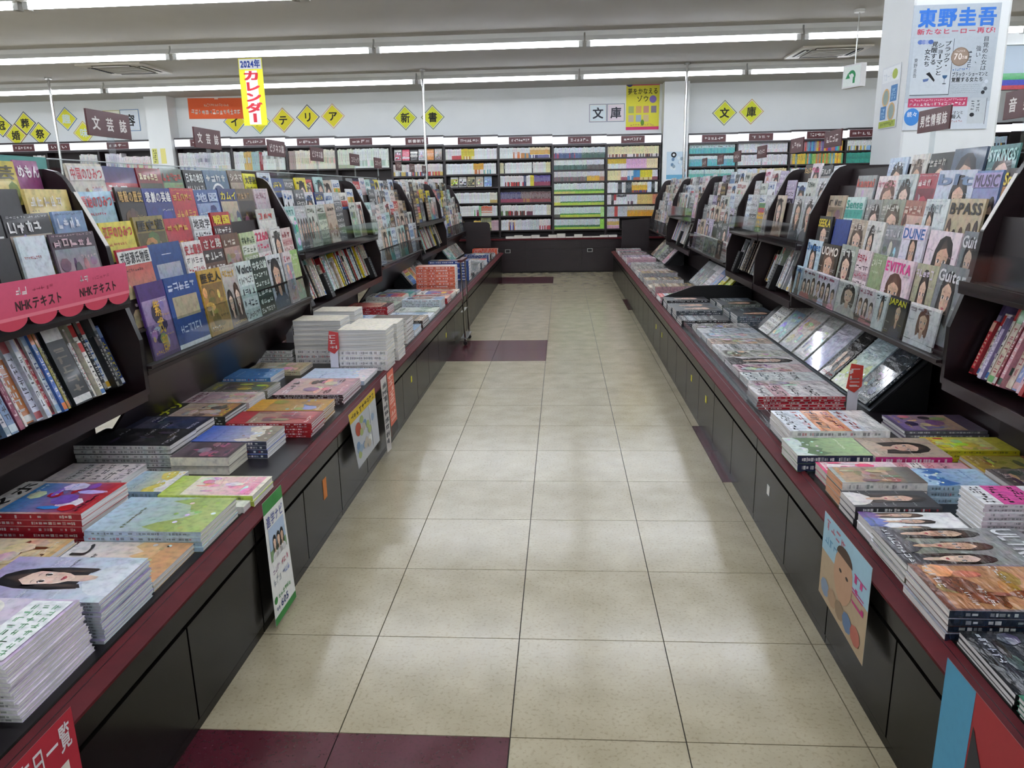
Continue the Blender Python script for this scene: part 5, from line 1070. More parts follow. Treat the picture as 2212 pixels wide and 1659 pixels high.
# the low counter under the book wall
m = M(); m.box(-10.4, 9.0, 11.435, 11.737, .02, .553, 'wood'); m.box(-10.4, 9.0, 11.46, 11.737, 0, .02, 'gap'); o = empty('base_cabinet', (0, 11.435, 0)); tag(o, 'long dark base cabinet under the book wall at the aisle end', 'cabinet'); m.obj('carcass', o, Matrix.Translation((0, -11.435, 0)))
m = M(); m.box(-10.4, 9.0, 11.40, 11.737, .554, .578, 'laminate'); q = m.obj('worktop'); tag(q, 'dark worktop under the book wall carrying low piles of paperbacks', 'counter')
m = M(); m.prism([(11.398, .553), (11.398, .574), (11.44, .5795), (11.44, .5785), (11.3995, .5785)], -10.4, 9.0, 'x', 'redstrip'); m.obj('edge_strip', q)['label'] = 'dark red edge strip'
for i in range(-2, 4):
    m = M(); x0 = -.92+.92*i; m.box(x0+.006, x0+.914, 11.425, 11.434, .06, .40, 'wood'); d = m.obj('door', o, Matrix.Translation((0, -11.435, 0)))
    m = M(); m.box(x0+.006, x0+.914, 11.425, 11.434, .41, .53, 'wood'); m.obj('fascia_panel', o, Matrix.Translation((0, -11.435, 0)))
for xx, c in ((-.33, '55524f'), (1.055, '9a9694')):
    m = M(); m.box(xx-.045, xx+.045, 11.4215, 11.4245, .34, .40, 'steel'); m.box(xx-.035, xx+.035, 11.420, 11.4215, .348, .392, 'gap'); e = m.obj('plate', o, Matrix.Translation((0, -11.435, 0))); e['label'] = 'small metal-rimmed plate'
r_ = random.Random(4); x = -.36; i = 0
while x < 1.45:
    w = .14; n = r_.choice([1, 2, 2, 3, 3, 4]) if x < .55 else r_.choice([1, 1, 1, 2, 3]); sp = D('plain', r_.choice(['e8e4dc', 'e4e0d8', 'e0d8d8', 'dcdce0']), 'e4e0dc', '808080', ['e0d8cc'], '')
    for k in range(n):
        ms = mag_mesh(w, .12, .0165, sp, r_, 'L', False, k == n-1, 'ece8dc', spmarks=False)
        f = frame((x+w/2, 11.425, .5795+k*.0168), (1, 0, 0), (0, 1, 0), (0, 0, 1))
        lb = 'pale paperback, %s from bottom, %s low pile from left on wall counter' % (ORD[k], ORD[i])
        tag(put_mag(ms, f, 'paperback'), lb, 'book', 'piles on the wall counter')
    x += w+.004; i += 1
# dark end boards at the far ends of the side counters
m = M(); m.prism([(1.535, .4005), (1.535, .865), (1.545, .872), (1.97, .905), (1.97, .4005)], 10.80, 10.82, 'y', 'wood'); tag(m.obj('end_board'), 'dark maroon end board at the far end of the right counter', 'board')
m = M(); m.prism([(-.96, .4005), (-.96, .885), (-.62, .885), (-.585, .872), (-.565, .84), (-.555, .4005)], 10.80, 10.82, 'y', 'wood'); tag(m.obj('end_board'), 'dark maroon end board with rounded corner at the far end, left counter', 'board')

# ================================================================== SIGNS AND POSTERS ON THE BACK WALL
WY = YW1-.003
def wallT(cx, cz, rot=0, y=WY):
    return frame((cx, y, cz), (1, 0, 0), (0, 0, 1), (0, -1, 0)) @ Matrix.Rotation(rot, 4, 'Z')
def plaque(cx, cz, w, h, col, rim, ch, tcol, rot, label, name='wall_sign', rimw=.012, y=WY, chs=.55, band=None):
    m = M(); m.box(-w/2, w/2, -h/2, h/2, 0, .004, 'paper', rim); m.rect(-w/2+rimw, -h/2+rimw, w/2-rimw, h/2-rimw, .0045, 'f4f4e8', 'paper'); m.rect(-w/2+rimw*1.7, -h/2+rimw*1.7, w/2-rimw*1.7, h/2-rimw*1.7, .005, col, 'paper')
    if ch:
        m.T = Matrix.Rotation(-rot, 4, 'Z'); text(m, ch, -w*chs/2, -h*chs/2, w*chs, h*chs, .0055, tcol, 'paper', bold=.03); m.T = None
    o = m.obj(name, None, wallT(cx, cz, rot, y)); tag(o, label, 'sign'); return o
Y_ = 'e4e03c'; q45 = math.pi/4
for cx, cz, ch, rim in [(-9.35, 2.66, '冠', '404c58'), (-9.105, 2.485, '婚', 'b08848'), (-8.90, 2.685, '葬', '404c58'), (-8.655, 2.50, '祭', '606858')]:
    plaque(cx, cz, .285, .285, Y_, rim, ch, '1c1c1c', q45, 'yellow diamond wall sign reading %s at far left, %s' % (ch, {'冠':'cut by the photo edge','婚':'lower of the middle pair','葬':'upper of the middle pair','祭':'nearest the pole'}[ch]))
for cx, cz, ch, rim in [(-8.13, 2.74, '趣', '5c80a0'), (-7.84, 2.50, '味', 'c8b050')]:
    plaque(cx, cz, .285, .285, Y_, rim, ch, 'd8e8e8', q45, 'yellow diamond wall sign with pale %s lettering near the pole' % ('upper' if ch == '趣' else 'lower'))
plaque(-7.30, 2.69, .32, .34, 'ececdc', 'c8c080', '美', '1c1c1c', 0, 'white square wall sign with yellowish rim, mostly hidden by a maroon sign')
plaque(-6.97, 2.69, .34, .36, 'e4ecf4', '6c94c4', '容', '1c1c1c', 0, 'white square wall sign with blue rim reading 容')
for i, (cx, cz, ch, rim) in enumerate([(-5.09, 2.62, 'イ', '6c88a0'), (-4.66, 2.61, 'ン', '80a888'), (-4.23, 2.625, 'テ', 'c8a070'), (-3.79, 2.665, 'リ', '484c58'), (-3.35, 2.67, 'ア', 'd8b090')]):
    plaque(cx, cz, .295, .295, 'e8dc34', rim, ch, '1c1c1c', q45, 'yellow diamond wall sign reading %s, %s of the five in a row' % (ch, ORD[i]))
for cx, cz, ch, rim in [(-2.09, 2.61, '新', '788870'), (-1.615, 2.61, '書', '788870'), (3.305, 2.557, '文', '788870'), (3.745, 2.565, '庫', 'd0a868')]:
    plaque(cx, cz, .29, .29, 'dce03c', rim, ch, '1c1c1c', q45, 'yellow diamond wall sign reading %s, %s' % (ch, {'新':'left of the central pole','書':'partly behind the central pole','文':'left one beyond the narrow pillar','庫':'right one beyond the narrow pillar'}[ch]))
for cx, ch, c in [(1.20, '文', 'e0ecf0'), (1.50, '庫', 'ece0e8')]: plaque(cx, 2.605, .295, .29, c, '989cb0', ch, '303440', 0, 'pale square wall sign reading %s, %s' % (ch, 'left of its pair' if ch == '文' else 'touching the yellow poster'), chs=.62)
# orange banner poster
m = M(); m.box(-.49, .49, -.17, .17, 0, .003, 'paper', 'e4602c'); r = random.Random(2)
scrib(m, -.22, .03, .46, .05, 13, .0035, 'f4d8c8', r, mat='paper', dens=3); scrib(m, -.44, -.1, .88, .085, 14, .0035, 'f8ece4', r, mat='paper', dens=4); m.ell(.02, .15, .035, .03, .0035, 'f4d8c8', 'paper', 10, 0, math.pi)
tag(m.obj('poster', None, wallT(-5.40, 2.845, -.02, WY-.012)), 'wide orange poster with white lettering above the bookcases', 'poster')
# yellow poster beside the pale signs
m = M(); m.box(-.275, .275, -.385, .385, 0, .003, 'paper', 'e4dc44'); m.rect(-.275, .32, .275, .385, .0035, 'b83870', 'paper'); m.rect(-.275, -.385, .275, -.335, .0035, 'd84078', 'paper')
scrib(m, -.15, .335, .4, .035, 12, .004, 'e8d8e0', r, mat='paper', dens=2); m.ell(-.22, .34, .05, .04, .004, '383870', 'paper')
text(m, '夢をかなえる', -.25, .18, .5, .1, .004, '28241c', 'paper'); text(m, 'ゾウ', -.1, .06, .2, .1, .004, '28241c', 'paper'); m.ell(.17, .10, .06, .06, .004, '7c68b0', 'paper')
for i in range(7): cx, cz = -.19+.125*(i % 4), -.06-.14*(i//4); m.rect(cx-.045, cz-.055, cx+.045, cz+.055, .004, ['a8b470','d8a868','c89080','8c8090','c8b8a0','a8b8c8','d8c090'][i], 'paper')
m.ell(.0, -.27, .03, .05, .0045, '6c9838', 'paper'); scrib(m, -.2, -.32, .4, .03, 10, .0045, 'c03878', r, mat='paper', dens=2)
tag(m.obj('poster', None, wallT(1.945, 2.705)), 'yellow poster with magenta edges and small pictures beside the narrow pillar', 'poster')
# pillar notices
for cx, c, lb in [(-6.44, 'd0d078', 'narrow green-yellow striped notice on the left wall pillar'), (-6.29, 'e4dc88', 'narrow plain yellow notice on the left wall pillar')]:
    m = M(); m.box(-.045, .045, -.125, .125, 0, .003, 'paper', c)
    if 'green' in lb: scrib(m, -.03, -.11, .06, .22, 6, .0035, '404830', r, True, 'paper')
    tag(m.obj('notice', None, wallT(cx, 2.06, 0, 11.738)), lb, 'notice')
for cx, w, lb in [(2.415, .17, 'pale blue poster with black emblem on the narrow wall pillar, left one'), (2.575, .15, 'pale blue poster with figures on the narrow wall pillar, right one')]:
    m = M(); m.box(-w/2, w/2, -.22, .22, 0, .003, 'paper', 'c4d8e4'); m.rect(-w/2, -.22, w/2, -.15, .0035, '68a8c8', 'paper')
    for k in range(6): m.ell(r.uniform(-.05, .05), r.uniform(-.1, .15), .025, .03, .0035+.0001*k, r.choice(['8ca0b0', 'd8e4e8', 'b8988c', '6888a8']), 'paper', 8)
    if w > .16: m.ell(.03, .17, .045, .045, .0045, '18181c', 'paper'); m.ell(.03, .17, .02, .02, .0046, 'e8ecf0', 'paper')
    tag(m.obj('poster', None, wallT(cx, 1.72, 0, 11.738)), lb, 'poster')

# ================================================================== POSTERS ON THE BIG PILLAR
m = M(); W2, H2 = .245, .345; m.box(-W2, W2, -H2, H2, 0, .003, 'paper', 'b4bec6', fc={})
m.rect(-W2, -H2, W2, -.19, .0035, 'd4dce4', 'paper', 'c4ced6')
text(m, '東野圭吾', -.215, .225, .44, .10, .004, '2f74d0', 'paper', bold=.045); text(m, '新たなヒーロー再び!', -.215, .185, .44, .032, .004, 'c84860', 'paper', bold=.02)
m.rect(-.225, -.145, .0, .165, .004, 'c8d0d6', 'paper', 'b8c2ca'); m.rect(.0, -.150, .003, .16, .0041, '606870', 'paper'); m.rect(-.222, -.150, .003, -.145, .0041, '606870', 'paper')
text(m, 'ブラック・', -.05, .0, .04, .15, .0045, '20242a', 'paper', True); text(m, 'ショーマンと', -.09, -.04, .04, .18, .0045, '20242a', 'paper', True); text(m, '覚醒する', -.125, .02, .038, .13, .0045, '20242a', 'paper', True); text(m, '女たち', -.16, .01, .036, .1, .0045, '20242a', 'paper', True)
text(m, '東野圭吾', -.215, -.05, .022, .11, .0045, '484c54', 'paper', True, bold=.0)
for k in range(4): m.ell(-.19+.02*k, .145, .016, .013, .0045+.0001*k, ['5c78b8', '7c8cc0', '98a4c8', '4868b0'][k], 'paper', 8)
m.poly([(-.14, -.03, .0045), (-.12, -.02, .0045), (-.085, -.065, .0045), (-.09, -.075, .0045), (-.12, -.045, .0045)], '1c1c22', 'paper'); m.poly([(-.155, -.06, .0045), (-.12, -.055, .0045), (-.125, -.07, .0045), (-.15, -.075, .0045)], '5870a0', 'paper')
m.ell(-.03, -.04, .014, .02, .0045, '406890', 'paper', 10, math.pi, 2*math.pi); m.rect(-.031, -.085, -.029, -.05, .0045, '505860', 'paper'); m.ell(-.03, -.087, .012, .003, .0046, '505860', 'paper', 8)
m.ell(.045, .06, .052, .052, .0045, '8c7868', 'paper', 20); m.ell(.045, .06, .046, .046, .0046, '9c8878', 'paper', 20); text(m, '70', .01, .045, .045, .035, .005, 'f0e8e0', 'paper'); text(m, '万部', .056, .047, .03, .018, .005, 'f0e8e0', 'paper'); scrib(m, .02, .085, .05, .01, 5, .005, 'f0e8e0', r, mat='paper', dens=2)
text(m, '目覚めた女は', .165, -.02, .035, .19, .0045, '383c44', 'paper', True, bold=0); text(m, '強い、', .13, .02, .03, .10, .0045, '4c5058', 'paper', True, bold=0); scrib(m, .09, .0, .022, .1, 4, .0045, '4c5460', r, True, 'paper'); 
scrib(m, .01, -.018, .1, .016, 8, .0045, '4878c0', r, mat='paper', dens=2); text(m, 'ブラック・ショーマンと', .01, -.05, .205, .025, .0045, '24282e', 'paper'); text(m, '覚醒する女たち', .01, -.08, .18, .027, .0045, '24282e', 'paper')
for k in range(5): scrib(m, .01, -.098-.011*k, .17, .005, 26, .0045, '585c64', r, mat='paper', dens=1)
for k in range(4): m.ell(.21-.012*(k % 2), -.08-.02*k, .011, .011, .0046, ['c8d0d8', 'c0c8d0', '505860', '282c34'][k], 'paper', 10)
m.rect(-.225, -.215, .115, -.165, .0045, 'c04468', 'paper', 'b83c60'); scrib(m, -.215, -.185, .32, .014, 26, .005, 'f4d8e0', r, mat='paper', dens=2); scrib(m, -.215, -.208, .32, .018, 16, .005, 'f8ecf0', r, mat='paper')
m.ell(-.195, -.27, .045, .05, .0045, '3c84d0', 'paper', 18); text(m, '続々', -.225, -.27, .06, .03, .005, 'f0f4f8', 'paper'); text(m, 'ショーマンと', -.02, -.26, .12, .02, .0045, '24282e', 'paper'); text(m, 'の殺人', .0, -.285, .09, .024, .0045, '24282e', 'paper'); scrib(m, .0, -.305, .1, .012, 8, .0045, 'b04858', r, mat='paper', dens=2)
m.rect(.125, -.315, .225, -.17, .0045, 'c8d0d4', 'paper', 'bcc4ca'); m.rect(.225, -.32, .228, -.172, .0046, '606870', 'paper'); scrib(m, .14, -.24, .018, .06, 4, .005, '586068', r, True, 'paper'); scrib(m, .17, -.25, .018, .07, 4, .005, '586068', r, True, 'paper'); m.ell(.15, -.265, .014, .012, .005, '20242c', 'paper', 8)
tag(m.obj('poster', None, wallT(2.875, 2.02, 0, 3.297)), 'large pale grey-blue book poster with big blue lettering on the white pillar', 'poster')
for k, (dx, dz) in enumerate([(-.235, .335), (.235, .335)]):
    pass
m = M(); m.box(-.135, .135, -.185, .185, 0, .0025, 'paper', 'e4e8ec'); m.rect(-.125, .09, .125, .175, .003, 'f4f8fa', 'paper'); m.ell(.06, .13, .04, .03, .0035, 'a8b848', 'paper'); text(m, 'Tカード', -.11, .10, .13, .05, .0034, 'd8e0e8', 'paper')
for k, (cx, cz, c) in enumerate([(-.05, .0, 'd8b078'), (.05, -.09, 'd8b078')]): m.ell(cx, cz, .055, .055, .0032, c, 'paper', 16); m.ell(cx, cz, .04, .045, .0034, '98a8a0', 'paper', 14)
m.rect(.02, -.03, .115, .065, .0033, '4880b8', 'paper'); m.rect(-.115, -.13, -.03, -.05, .0033, '4880b8', 'paper'); scrib(m, .03, -.02, .07, .07, 3, .0036, 'a8d0e8', r, True, 'paper'); scrib(m, -.105, -.12, .06, .06, 3, .0036, 'a8d0e8', r, True, 'paper')
m.rect(-.125, -.18, .125, -.14, .0033, 'a8b848', 'paper'); scrib(m, -.1, -.172, .2, .025, 8, .0036, '586828', r, mat='paper')
tag(m.obj('poster', None, frame((2.632, 3.53, 1.89), (0, -1, 0), (0, 0, 1), (-1, 0, 0))), 'small pale poster with round photos and blue boxes on the pillar side', 'poster')

# ================================================================== CATEGORY SIGNS ON CLEAR STEMS
def cat_sign(sd, y, txt, label, zc=1.687, w=.335, h=.108):
    x = -1.42 if sd == 'L' else 2.42
    f = frame((x, y, zc), (0, 1, 0), (0, 0, 1), (1, 0, 0)) if sd == 'L' else frame((x, y, zc), (0, -1, 0), (0, 0, 1), (-1, 0, 0))
    o = empty('category_sign', (x, y, 1.4765)); tag(o, label, 'sign', 'maroon category signs above the racks'); f2 = Matrix.Translation((-x, -y, -1.4765)) @ f
    m = M(); m.box(-w/2, w/2, -h/2, h/2, -.004, .004, 'maroon_sign'); 
    if txt: text(m, txt, -w*.42 if len(txt) > 3 else -w*.4, -h*.26, w*.84 if len(txt) > 3 else w*.8, h*.52, .0045, 'ece6e2', 'paper', bold=.03, gap=.12 if len(txt) > 3 else .8)
    else: scrib(m, -w*.36, -h*.22, w*.72, h*.44, 4, .0045, 'ece6e2', random.Random(int(y*100)), mat='paper')
    m.obj('sign_plate', o, f2)
    m = M(); m.box(-.028, .028, zc*0-(zc-1.4765), -h/2-.0005, -.0025, -.0005, 'acrylic'); m.box(-.05, .05, -(zc-1.4765), -(zc-1.4765)+.003, -.03, .03, 'acrylic'); m.obj('stem', o, f2)['label'] = 'clear acrylic stem'
for i, (y, t) in enumerate([(1.775, '文芸誌'), (2.755, '文芸誌'), (3.84, 'ビジネス誌'), (4.765, 'ビジネス誌'), (5.95, 'コミック'), (6.92, 'コミック'), (8.02, ''), (8.90, ''), (9.85, '')]):
    cat_sign('L', y, t, 'maroon category sign over the left racks, %s from the camera' % ORD[i])
for i, (y, t) in enumerate([(1.62, '音楽誌'), (2.415, '男性情報誌'), (3.87, 'ファッション'), (4.69, '車・バイク'), (5.78, 'スポーツ'), (6.80, ''), (7.68, ''), (8.7, '')]):
    t = t if i < 2 else ''
    cat_sign('R', y, t, 'maroon category sign over the right racks, %s from the camera' % ORD[i], 1.668)
# pale rail along the top of the second left rack
m = M(); m.box(-1.375, -1.365, .30, 1.22, 1.4765, 1.525, 'paper', '68a8a0'); tag(m.obj('top_rail'), 'teal strip standing on top of the first two left racks', 'rail')
m = M(); m.box(-1.375, -1.365, 1.24, 6.6, 1.4765, 1.52, 'acrylic'); m.box(-1.376, -1.364, 1.24, 6.6, 1.52, 1.524, 'paper', 'd8e0e0'); tag(m.obj('top_rail'), 'clear rail with pale upper edge along the top of the left racks', 'rail')
for sd, y, x in (('L', 1.01, 0), ('R', 1.15, 0)):
    m = M(); a, b = (ux(sd, .079), 1.205), (ux(sd, .168), 1.395); n = (1, .4) if sd == 'L' else (-1, .4)
    m.prism([(a[0]+n[0]*.001, a[1]), (a[0]+n[0]*.003, a[1]), (b[0]+n[0]*.003, b[1]), (b[0]+n[0]*.001, b[1])], y-.011, y+.011, 'y', 'paper', 'e4e0dc')
    tag(m.obj('label_strip'), 'white label strip on the sloping panel edge of the %s racks' % ('left' if sd == 'L' else 'right'), 'label')

# ================================================================== POLES, CEILING UNITS, EXIT SIGN, BANNER
for x, y, zb, lb in [(-6.66, 9.45, .002, 'slim chrome pole from floor to ceiling at the far left'), (-1.365, 9.72, 1.4765, 'slim chrome pole rising from the far left rack'), (2.33, 9.85, 1.4765, 'slim chrome pole rising from the far right rack')]:
    o = empty('pole', (x, y, zb)); tag(o, lb, 'pole', 'chrome ceiling poles'); m = M(); m.cyl((0, 0, .004), (0, 0, ZC-zb-.005), .018, 12, 'chrome'); m.obj('tube', o, smooth=False)
    m = M(); m.cyl((0, 0, ZC-zb-.02), (0, 0, ZC-zb-.003), .045, 14, 'steel'); m.obj('ceiling_flange', o); m = M(); m.cyl((0, 0, 0), (0, 0, .012), .045, 14, 'steel'); m.obj('foot', o)
def ac(x, y, lb):
    o = empty('ceiling_vent', (x, y, ZC)); tag(o, lb, 'air conditioner', 'ceiling cassettes'); h = .43
    m = M(); m.box(-h, h, -h, h, -.022, -.001, 'ac_panel'); m.obj('panel', o)
    m = M(); m.box(-.27, .27, -.27, .27, -.028, -.0225, 'grille'); [m.box(-.26, .26, -.25+.05*k, -.235+.05*k, -.031, -.028, 'ac_panel') for k in range(11)]; m.obj('grille', o)
    for k in range(4):
        m = M(); m.box(-.25, .25, .30, .375, -.0255, -.0225, 'vent'); m.T = Matrix.Translation((0, .34, -.028)) @ Matrix.Rotation(.5, 4, 'X'); m.box(-.24, .24, -.012, .012, -.002, .002, 'fixture'); m.obj('louvre', o, Matrix.Rotation(k*math.pi/2, 4, 'Z'))
ac(-5.19, 8.86, 'square ceiling air conditioner above the left aisle'); ac(4.02, 9.22, 'square ceiling air conditioner near the exit sign')
o = empty('exit_sign', (3.53, 6.76, 2.31)); tag(o, 'white emergency exit lamp with green arrow hanging from the ceiling', 'sign')
m = M(); m.cyl((0, 0, .22), (0, 0, ZC-2.31-.001), .006, 8, 'steel'); m.cyl((0, 0, ZC-2.31-.03), (0, 0, ZC-2.31-.002), .05, 12, 'fixture'); m.obj('rod', o)
RZ_ = Matrix.Rotation(-1.2, 4, 'Z')
m = M(); m.box(-.13, .13, -.03, .03, 0, .22, 'plastic_white'); m.obj('lamp_housing', o, RZ_)
m = M(); m.T = Matrix(((1,0,0,0),(0,0,-1,-.0305),(0,1,0,0),(0,0,0,1))); m.rect(-.12, .015, .12, .205, .0, 'e8f0ea', 'paper')
m.ell(.0, .11, .055, .055, .0006, '2c9458', 'paper', 18, -.6, 2.6); m.ell(.0, .10, .032, .035, .0012, 'e8f0ea', 'paper', 16); m.poly([(-.085, .09, .0014), (-.02, .09, .0014), (-.05, .145, .0014)], '2c9458', 'paper'); m.rect(.02, .04, .05, .10, .0013, '2c9458', 'paper')
m.obj('sign_face', o, RZ_)
# hanging calendar banner
m = M(); m.T = Matrix.Diagonal((.88, .81, 1, 1)); m.box(-.17, .17, -.485, .485, -.001, .001, 'paper', 'e8e430'); m.rect(-.16, .33, .16, .475, .0013, 'eceef0', 'paper'); m.rect(-.085, -.47, .085, .31, .0013, 'eceef0', 'paper')
m.rect(-.17, -.485, -.095, .33, .0016, 'e6e22c', 'paper'); m.rect(.095, -.485, .17, .33, .0016, 'e6e22c', 'paper')
text(m, '2024年', -.14, .345, .28, .12, .0019, '2848a0', 'paper', bold=.05); text(m, 'カレンダー', -.125, -.45, .25, .77, .0019, 'd02838', 'paper', True, bold=.05)
o = m.obj('banner', None, Matrix.Translation((-3.235, 8.2, 2.612)) @ Matrix(((1,0,0,0),(0,0,-1,0),(0,1,0,0),(0,0,0,1)))); tag(o, 'tall yellow banner with red and blue lettering hanging from the ceiling', 'banner')

# ================================================================== LEAFLETS HANGING ON THE COUNTER FRONTS
def hang(sd, pts, draw, name, label, cat, off=.012):
    """sheet taped to the counter edge: pts = four (y, z) corners bl, br, tr, tl (seen from the aisle)."""
    fx = (-.353 if sd == 'L' else 1.371); s = 1 if sd == 'L' else -1; m = M(); N = 8
    (bly, blz), (bry, brz), (try_, trz), (tly, tlz) = pts
    def P(u, v, k=0):
        y = (bly*(1-u)+bry*u)*(1-v)+(tly*(1-u)+try_*u)*v; z = (blz*(1-u)+brz*u)*(1-v)+(tlz*(1-u)+trz*u)*v
        return (fx+s*(off*(1-v)+.0006*k), y, z)
    d = M(); draw(d)
    def emit(pl, col, k, mat='paper'):
        m.poly([P(u, v, k) for u, v in pl], col, mat)
    for i in range(N):
        a, b = i/N, (i+1)/N
        m.poly([P(0, a, 0), P(1, a, 0), P(1, b, 0), P(0, b, 0)], d.base, 'paper'); m.poly([P(0, b, -.6), P(1, b, -.6), P(1, a, -.6), P(0, a, -.6)], 'e4e4e0', 'paper')
    for f, cs, in zip(d.f, d.c):
        pl = [d.v[i] for i in f]; m.poly([P(p[0], p[1], 1+p[2]) for p in pl], cs[0], 'paper')
    o = m.obj(name); tag(o, label, cat); return o
rl = random.Random(31)
def leaf1(d):
    d.base = 'eceeec'; d.rect(0, .9, 1, 1, 0, '3c8c44', 'paper'); d.rect(0, 0, 1, .06, 0, '3c8c44', 'paper'); text(d, '進学ナビ', .08, .78, .84, .09, 1, '5c68a8', 'paper')
    for a in range(3): d.rect(.12, .5+.09*a, .9, .59+.09*a, 1, ['7c9c70', 'a8c0d8', 'b8cce4'][a], 'paper')
    for cx in (.35, .55, .72): bust(d, cx, .5, .3, .2, 1, rl, '18181c', 'f0f0f4', face=False, mat='paper')
    for k in range(4): scrib(d, .12+.42*(k % 2), .3+.09*(k//2), .36, .06, 3, 1, ['a8b0b8', '8898c8', 'c0b0c0', 'c87088'][k], rl, mat='paper')
    d.ell(.12, .19, .07, .03, 1, '3c8c44', 'paper'); scrib(d, .25, .17, .6, .045, 6, 1, '3c9448', rl, mat='paper'); text(d, '605', .32, .09, .34, .06, 1, '283878', 'paper'); scrib(d, .1, .09, .18, .04, 2, 1, '283878', rl, mat='paper')
hang('L', [(.472, .0+.012), (.665, .012), (.655, .432), (.49, .432)], leaf1, 'leaflet', 'tall white and green leaflet hanging from the left counter edge', 'leaflet')
def leaf2(d):
    d.base = 'b4b8bc'; d.rect(0, .82, 1, 1, 0, 'd0b028', 'paper'); scrib(d, .05, .85, .9, .11, 9, 1, '483c18', rl, mat='paper'); d.ell(.22, .62, .1, .12, 1, 'a84830', 'paper')
    for k in range(16): d.ell(rl.uniform(.08, .9), rl.uniform(.1, .75), .07, .07, 1+.1*k, rl.choice(['889cb0', 'd0d4d0', '98a468', 'c8c878', '6c88a8', 'b0a898']), 'paper', 8)
    d.rect(.70, .05, .72, .8, 3, 'e0e4e4', 'paper')
hang('L', [(1.53, .16), (1.94, .16), (1.975, .425), (1.49, .425)], leaf2, 'leaflet', 'grey illustrated leaflet with yellow heading hanging from the left counter', 'leaflet', .02)
def leaf3(d): d.base = 'c8c4c0'; scrib(d, .1, .1, .8, .85, 9, 1, '4c4c50', rl, True, 'paper', 5)
def leaf4(d): d.base = 'd87058'; scrib(d, .1, .2, .8, .75, 8, 1, 'f0c8b8', rl, True, 'paper', 4); d.rect(0, 0, 1, .16, 2, '484440', 'paper')
hang('L', [(2.12, .03), (2.22, .02), (2.24, .43), (2.11, .43)], leaf3, 'leaflet', 'narrow grey lettered paper strip hanging beside the orange one', 'leaflet')
hang('L', [(2.24, .08), (2.40, .08), (2.41, .43), (2.26, .43)], leaf4, 'leaflet', 'narrow orange lettered paper strip hanging from the left counter', 'leaflet')
def leaf5(d):
    d.base = 'b02434'; text(d, 'ムック発売日一覧', .04, .80, .92, .16, 1, 'f4eef0', 'paper'); d.rect(.08, .0, .9, .74, 1, 'e4dcd0', 'paper')
    for k in range(4): scrib(d, .14, .56-.15*k, .3, .1, 3, 2, 'b83848', rl, mat='paper'); d.rect(.5, .58-.15*k, .86, .60-.15*k, 2, '605850', 'paper')
hang('L', [(-.80, .09), (-.492, .09), (-.478, .43), (-.80, .43)], leaf5, 'notice_board', 'red and cream notice board hanging at the bottom left corner', 'notice')
def leaf6(d):
    d.base = 'b09c80'; d.rect(0, .55, 1, 1, 0, '9cc0d0', 'paper'); scrib(d, .06, .82, .45, .13, 4, 1, 'b06878', rl, mat='paper'); scrib(d, .06, .66, .3, .1, 3, 1, '5c8cb0', rl, mat='paper'); d.ell(.5, .55, .2, .3, 1, 'b89478', 'paper'); d.ell(.5, .74, .17, .12, 1.2, '4c3c30', 'paper', 12, 0, math.pi)
    d.ell(.44, .58, .03, .02, 1.5, '302420', 'paper', 8); d.ell(.58, .58, .03, .02, 1.5, '302420', 'paper', 8); scrib(d, .68, .42, .28, .35, 3, 1.6, 'b83c78', rl, True, 'paper')
    for k in range(5): d.ell(.15+.17*k, .16, .1, .1, 2+.1*k, ['7c8ca0', 'a88c70', '8c7860', '607898', 'b06858'][k], 'paper', 8)
hang('R', [(.44, .19), (.09, .17), (.13, .425), (.49, .425)], leaf6, 'poster', 'pale blue and tan poster with a face hanging on the right counter front', 'poster', .018)
def leaf7(d):
    d.base = '9c2c30'; d.rect(0, 0, .28, 1, 0, '4c94b4', 'paper'); d.poly([(.28, 0, 1), (.5, 0, 1), (.42, .6, 1), (.30, .8, 1)], '2c2c30', 'paper'); d.ell(.75, .5, .17, .35, 1, '34343a', 'paper'); d.ell(.95, .12, .2, .3, 1.5, 'b84890', 'paper')
    d.poly([(.3, .25, 2), (.42, .1, 2), (.47, .12, 2), (.36, .5, 2)], 'd8c8b8', 'paper')
hang('R', [(-.28, .10), (-.66, .10), (-.66, .43), (-.26, .43)], leaf7, 'poster', 'glossy red and blue poster with dark shapes at the bottom right corner', 'poster')
# yellow folder flap etc: price tags standing among the stacks
def tagstand(x, y, z0, z1, w, col, label, stem='e0dce4', hd=.11):
    o = empty('price_tag', (x, y, z0)); tag(o, label, 'price tag', 'small shop tags on clear stands'); m = M(); m.box(-w/2, w/2, -.003, -.001, 0, z1-z0-hd, 'paper', stem); m.box(-w/2, w/2, -.003, .04, 0, .002, 'acrylic'); m.obj('stem', o)
    m = M(); h = z1-z0; m.prism([(-w*.7, h-hd), (w*.1, h-hd-.02), (w*.75, h-hd+.01), (w*.75, h-.01), (-w*.4, h)], -.006, -.0032, 'y', 'paper', col); m.T = Matrix(((1,0,0,0),(0,0,-1,-.0065),(0,1,0,0),(0,0,0,1)))
    scrib(m, -w*.5, h-hd+.005, w, hd*.8, 3, .0, 'f4e4e0' if col != 'e8e8e4' else '303034', rl, True, 'paper'); m.obj('tag_card', o)
tagstand(-.685, 2.43, .4255, .635, .045, 'd04848', 'red tag on a white stem before the right novel tower'); tagstand(-1.205, 2.60, .4005, .69, .05, 'c83838', 'red and white arrow tag beside the dark curled book', hd=.17)
tagstand(-1.09, 2.87, .4005, .70, .045, 'e8e8e4', 'white tag with black lettering behind the left novel tower', hd=.13); tagstand(1.848, 1.62, .4005, .62, .045, 'd04438', 'red tag on a white stem at the near end of the slanted stand', hd=.11)
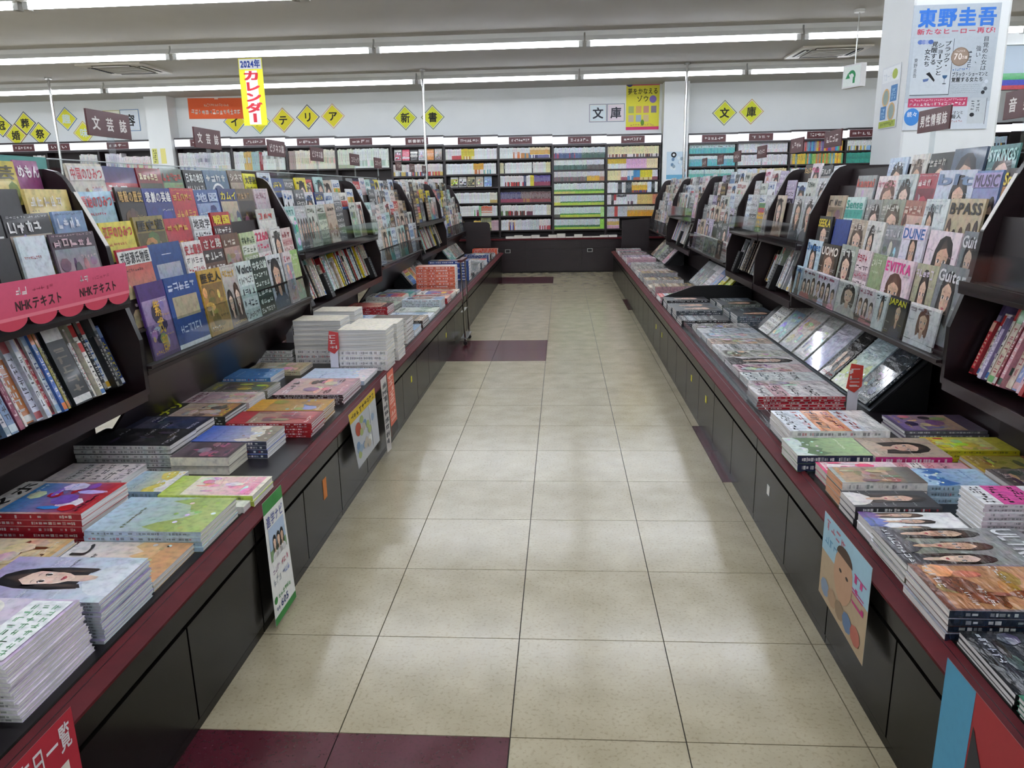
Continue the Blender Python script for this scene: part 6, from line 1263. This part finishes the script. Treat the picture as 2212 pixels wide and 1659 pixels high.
# programme-text banner on the acrylic lip of the first left rack
m = M(); ya, yb = .02, .965; f = frame((-.9625, ya, 1.0), (0, 1, 0), (0, 0, 1), (1, 0, 0)); Wd = yb-ya
m.rect(0, .045, Wd, .148, 0, 'd04c68', 'paper', 'd8587a'); m.rect(0, .04, Wd, .05, .0004, 'e07888', 'paper')
nS = 7
for i in range(nS): m.ell(Wd*(i+.5)/nS, .042, Wd/nS*.48, .032, .0002, 'c83c54', 'paper', 12, math.pi, 2*math.pi)
for bx_ in (.36, .66): text(m, 'NHKテキスト', bx_+.0, .06, .21, .036, .0006, '38141c', 'paper', bold=.03); scrib(m, bx_+.01, .105, .05, .028, 2, .0006, 'f4e0e4', rl, mat='paper'); scrib(m, bx_+.08, .108, .1, .014, 5, .0006, 'a83850', rl, mat='paper', dens=2)
text(m, 'NHKテキスト', .04, .06, .21, .036, .0006, '38141c', 'paper', bold=.03)
tag(m.obj('paper_banner', None, f), 'pink scalloped paper banner on the first left rack lip', 'banner')
# magazine rests: small roll holder etc. on the first left rack shelf
m = M(); m.box(-.0, .07, -.011, .011, 0, .002, 'acrylic'); m.box(.003, .067, -.009, .009, .002, .0025, 'paper', '38363a'); tag(m.obj('label_holder', None, frame((-.9645, .10, .648), (0, 1, 0), (0, 0, 1), (1, 0, 0))), 'small clear label holder on the shelf lip of the first left rack', 'label')
# the pole-mounted magazine rack on wheels beside the left counter
o = empty('display_trolley', (-.30, 5.35, 0)); tag(o, 'slim steel display frame standing against the left counter front', 'stand'); Dm = None
for dy in (-.16, .16):
    m = M(); m.cyl((0, dy, .03), (-.02, dy, .76), .008, 8, 'chrome'); m.obj('post', o); m = M(); m.cyl((0, dy-.008, .018), (0, dy+.008, .018), .018, 12, 'plastic_black'); m.obj('wheel', o)
m = M(); m.box(-.04, .02, -.17, .17, .06, .068, 'steel'); m.box(-.035, -.01, -.15, .15, .30, .305, 'steel'); m.obj('base', o); m = M(); m.box(-.045, .0, -.175, .175, .755, .775, 'maroon_sign'); m.obj('top_plate', o)
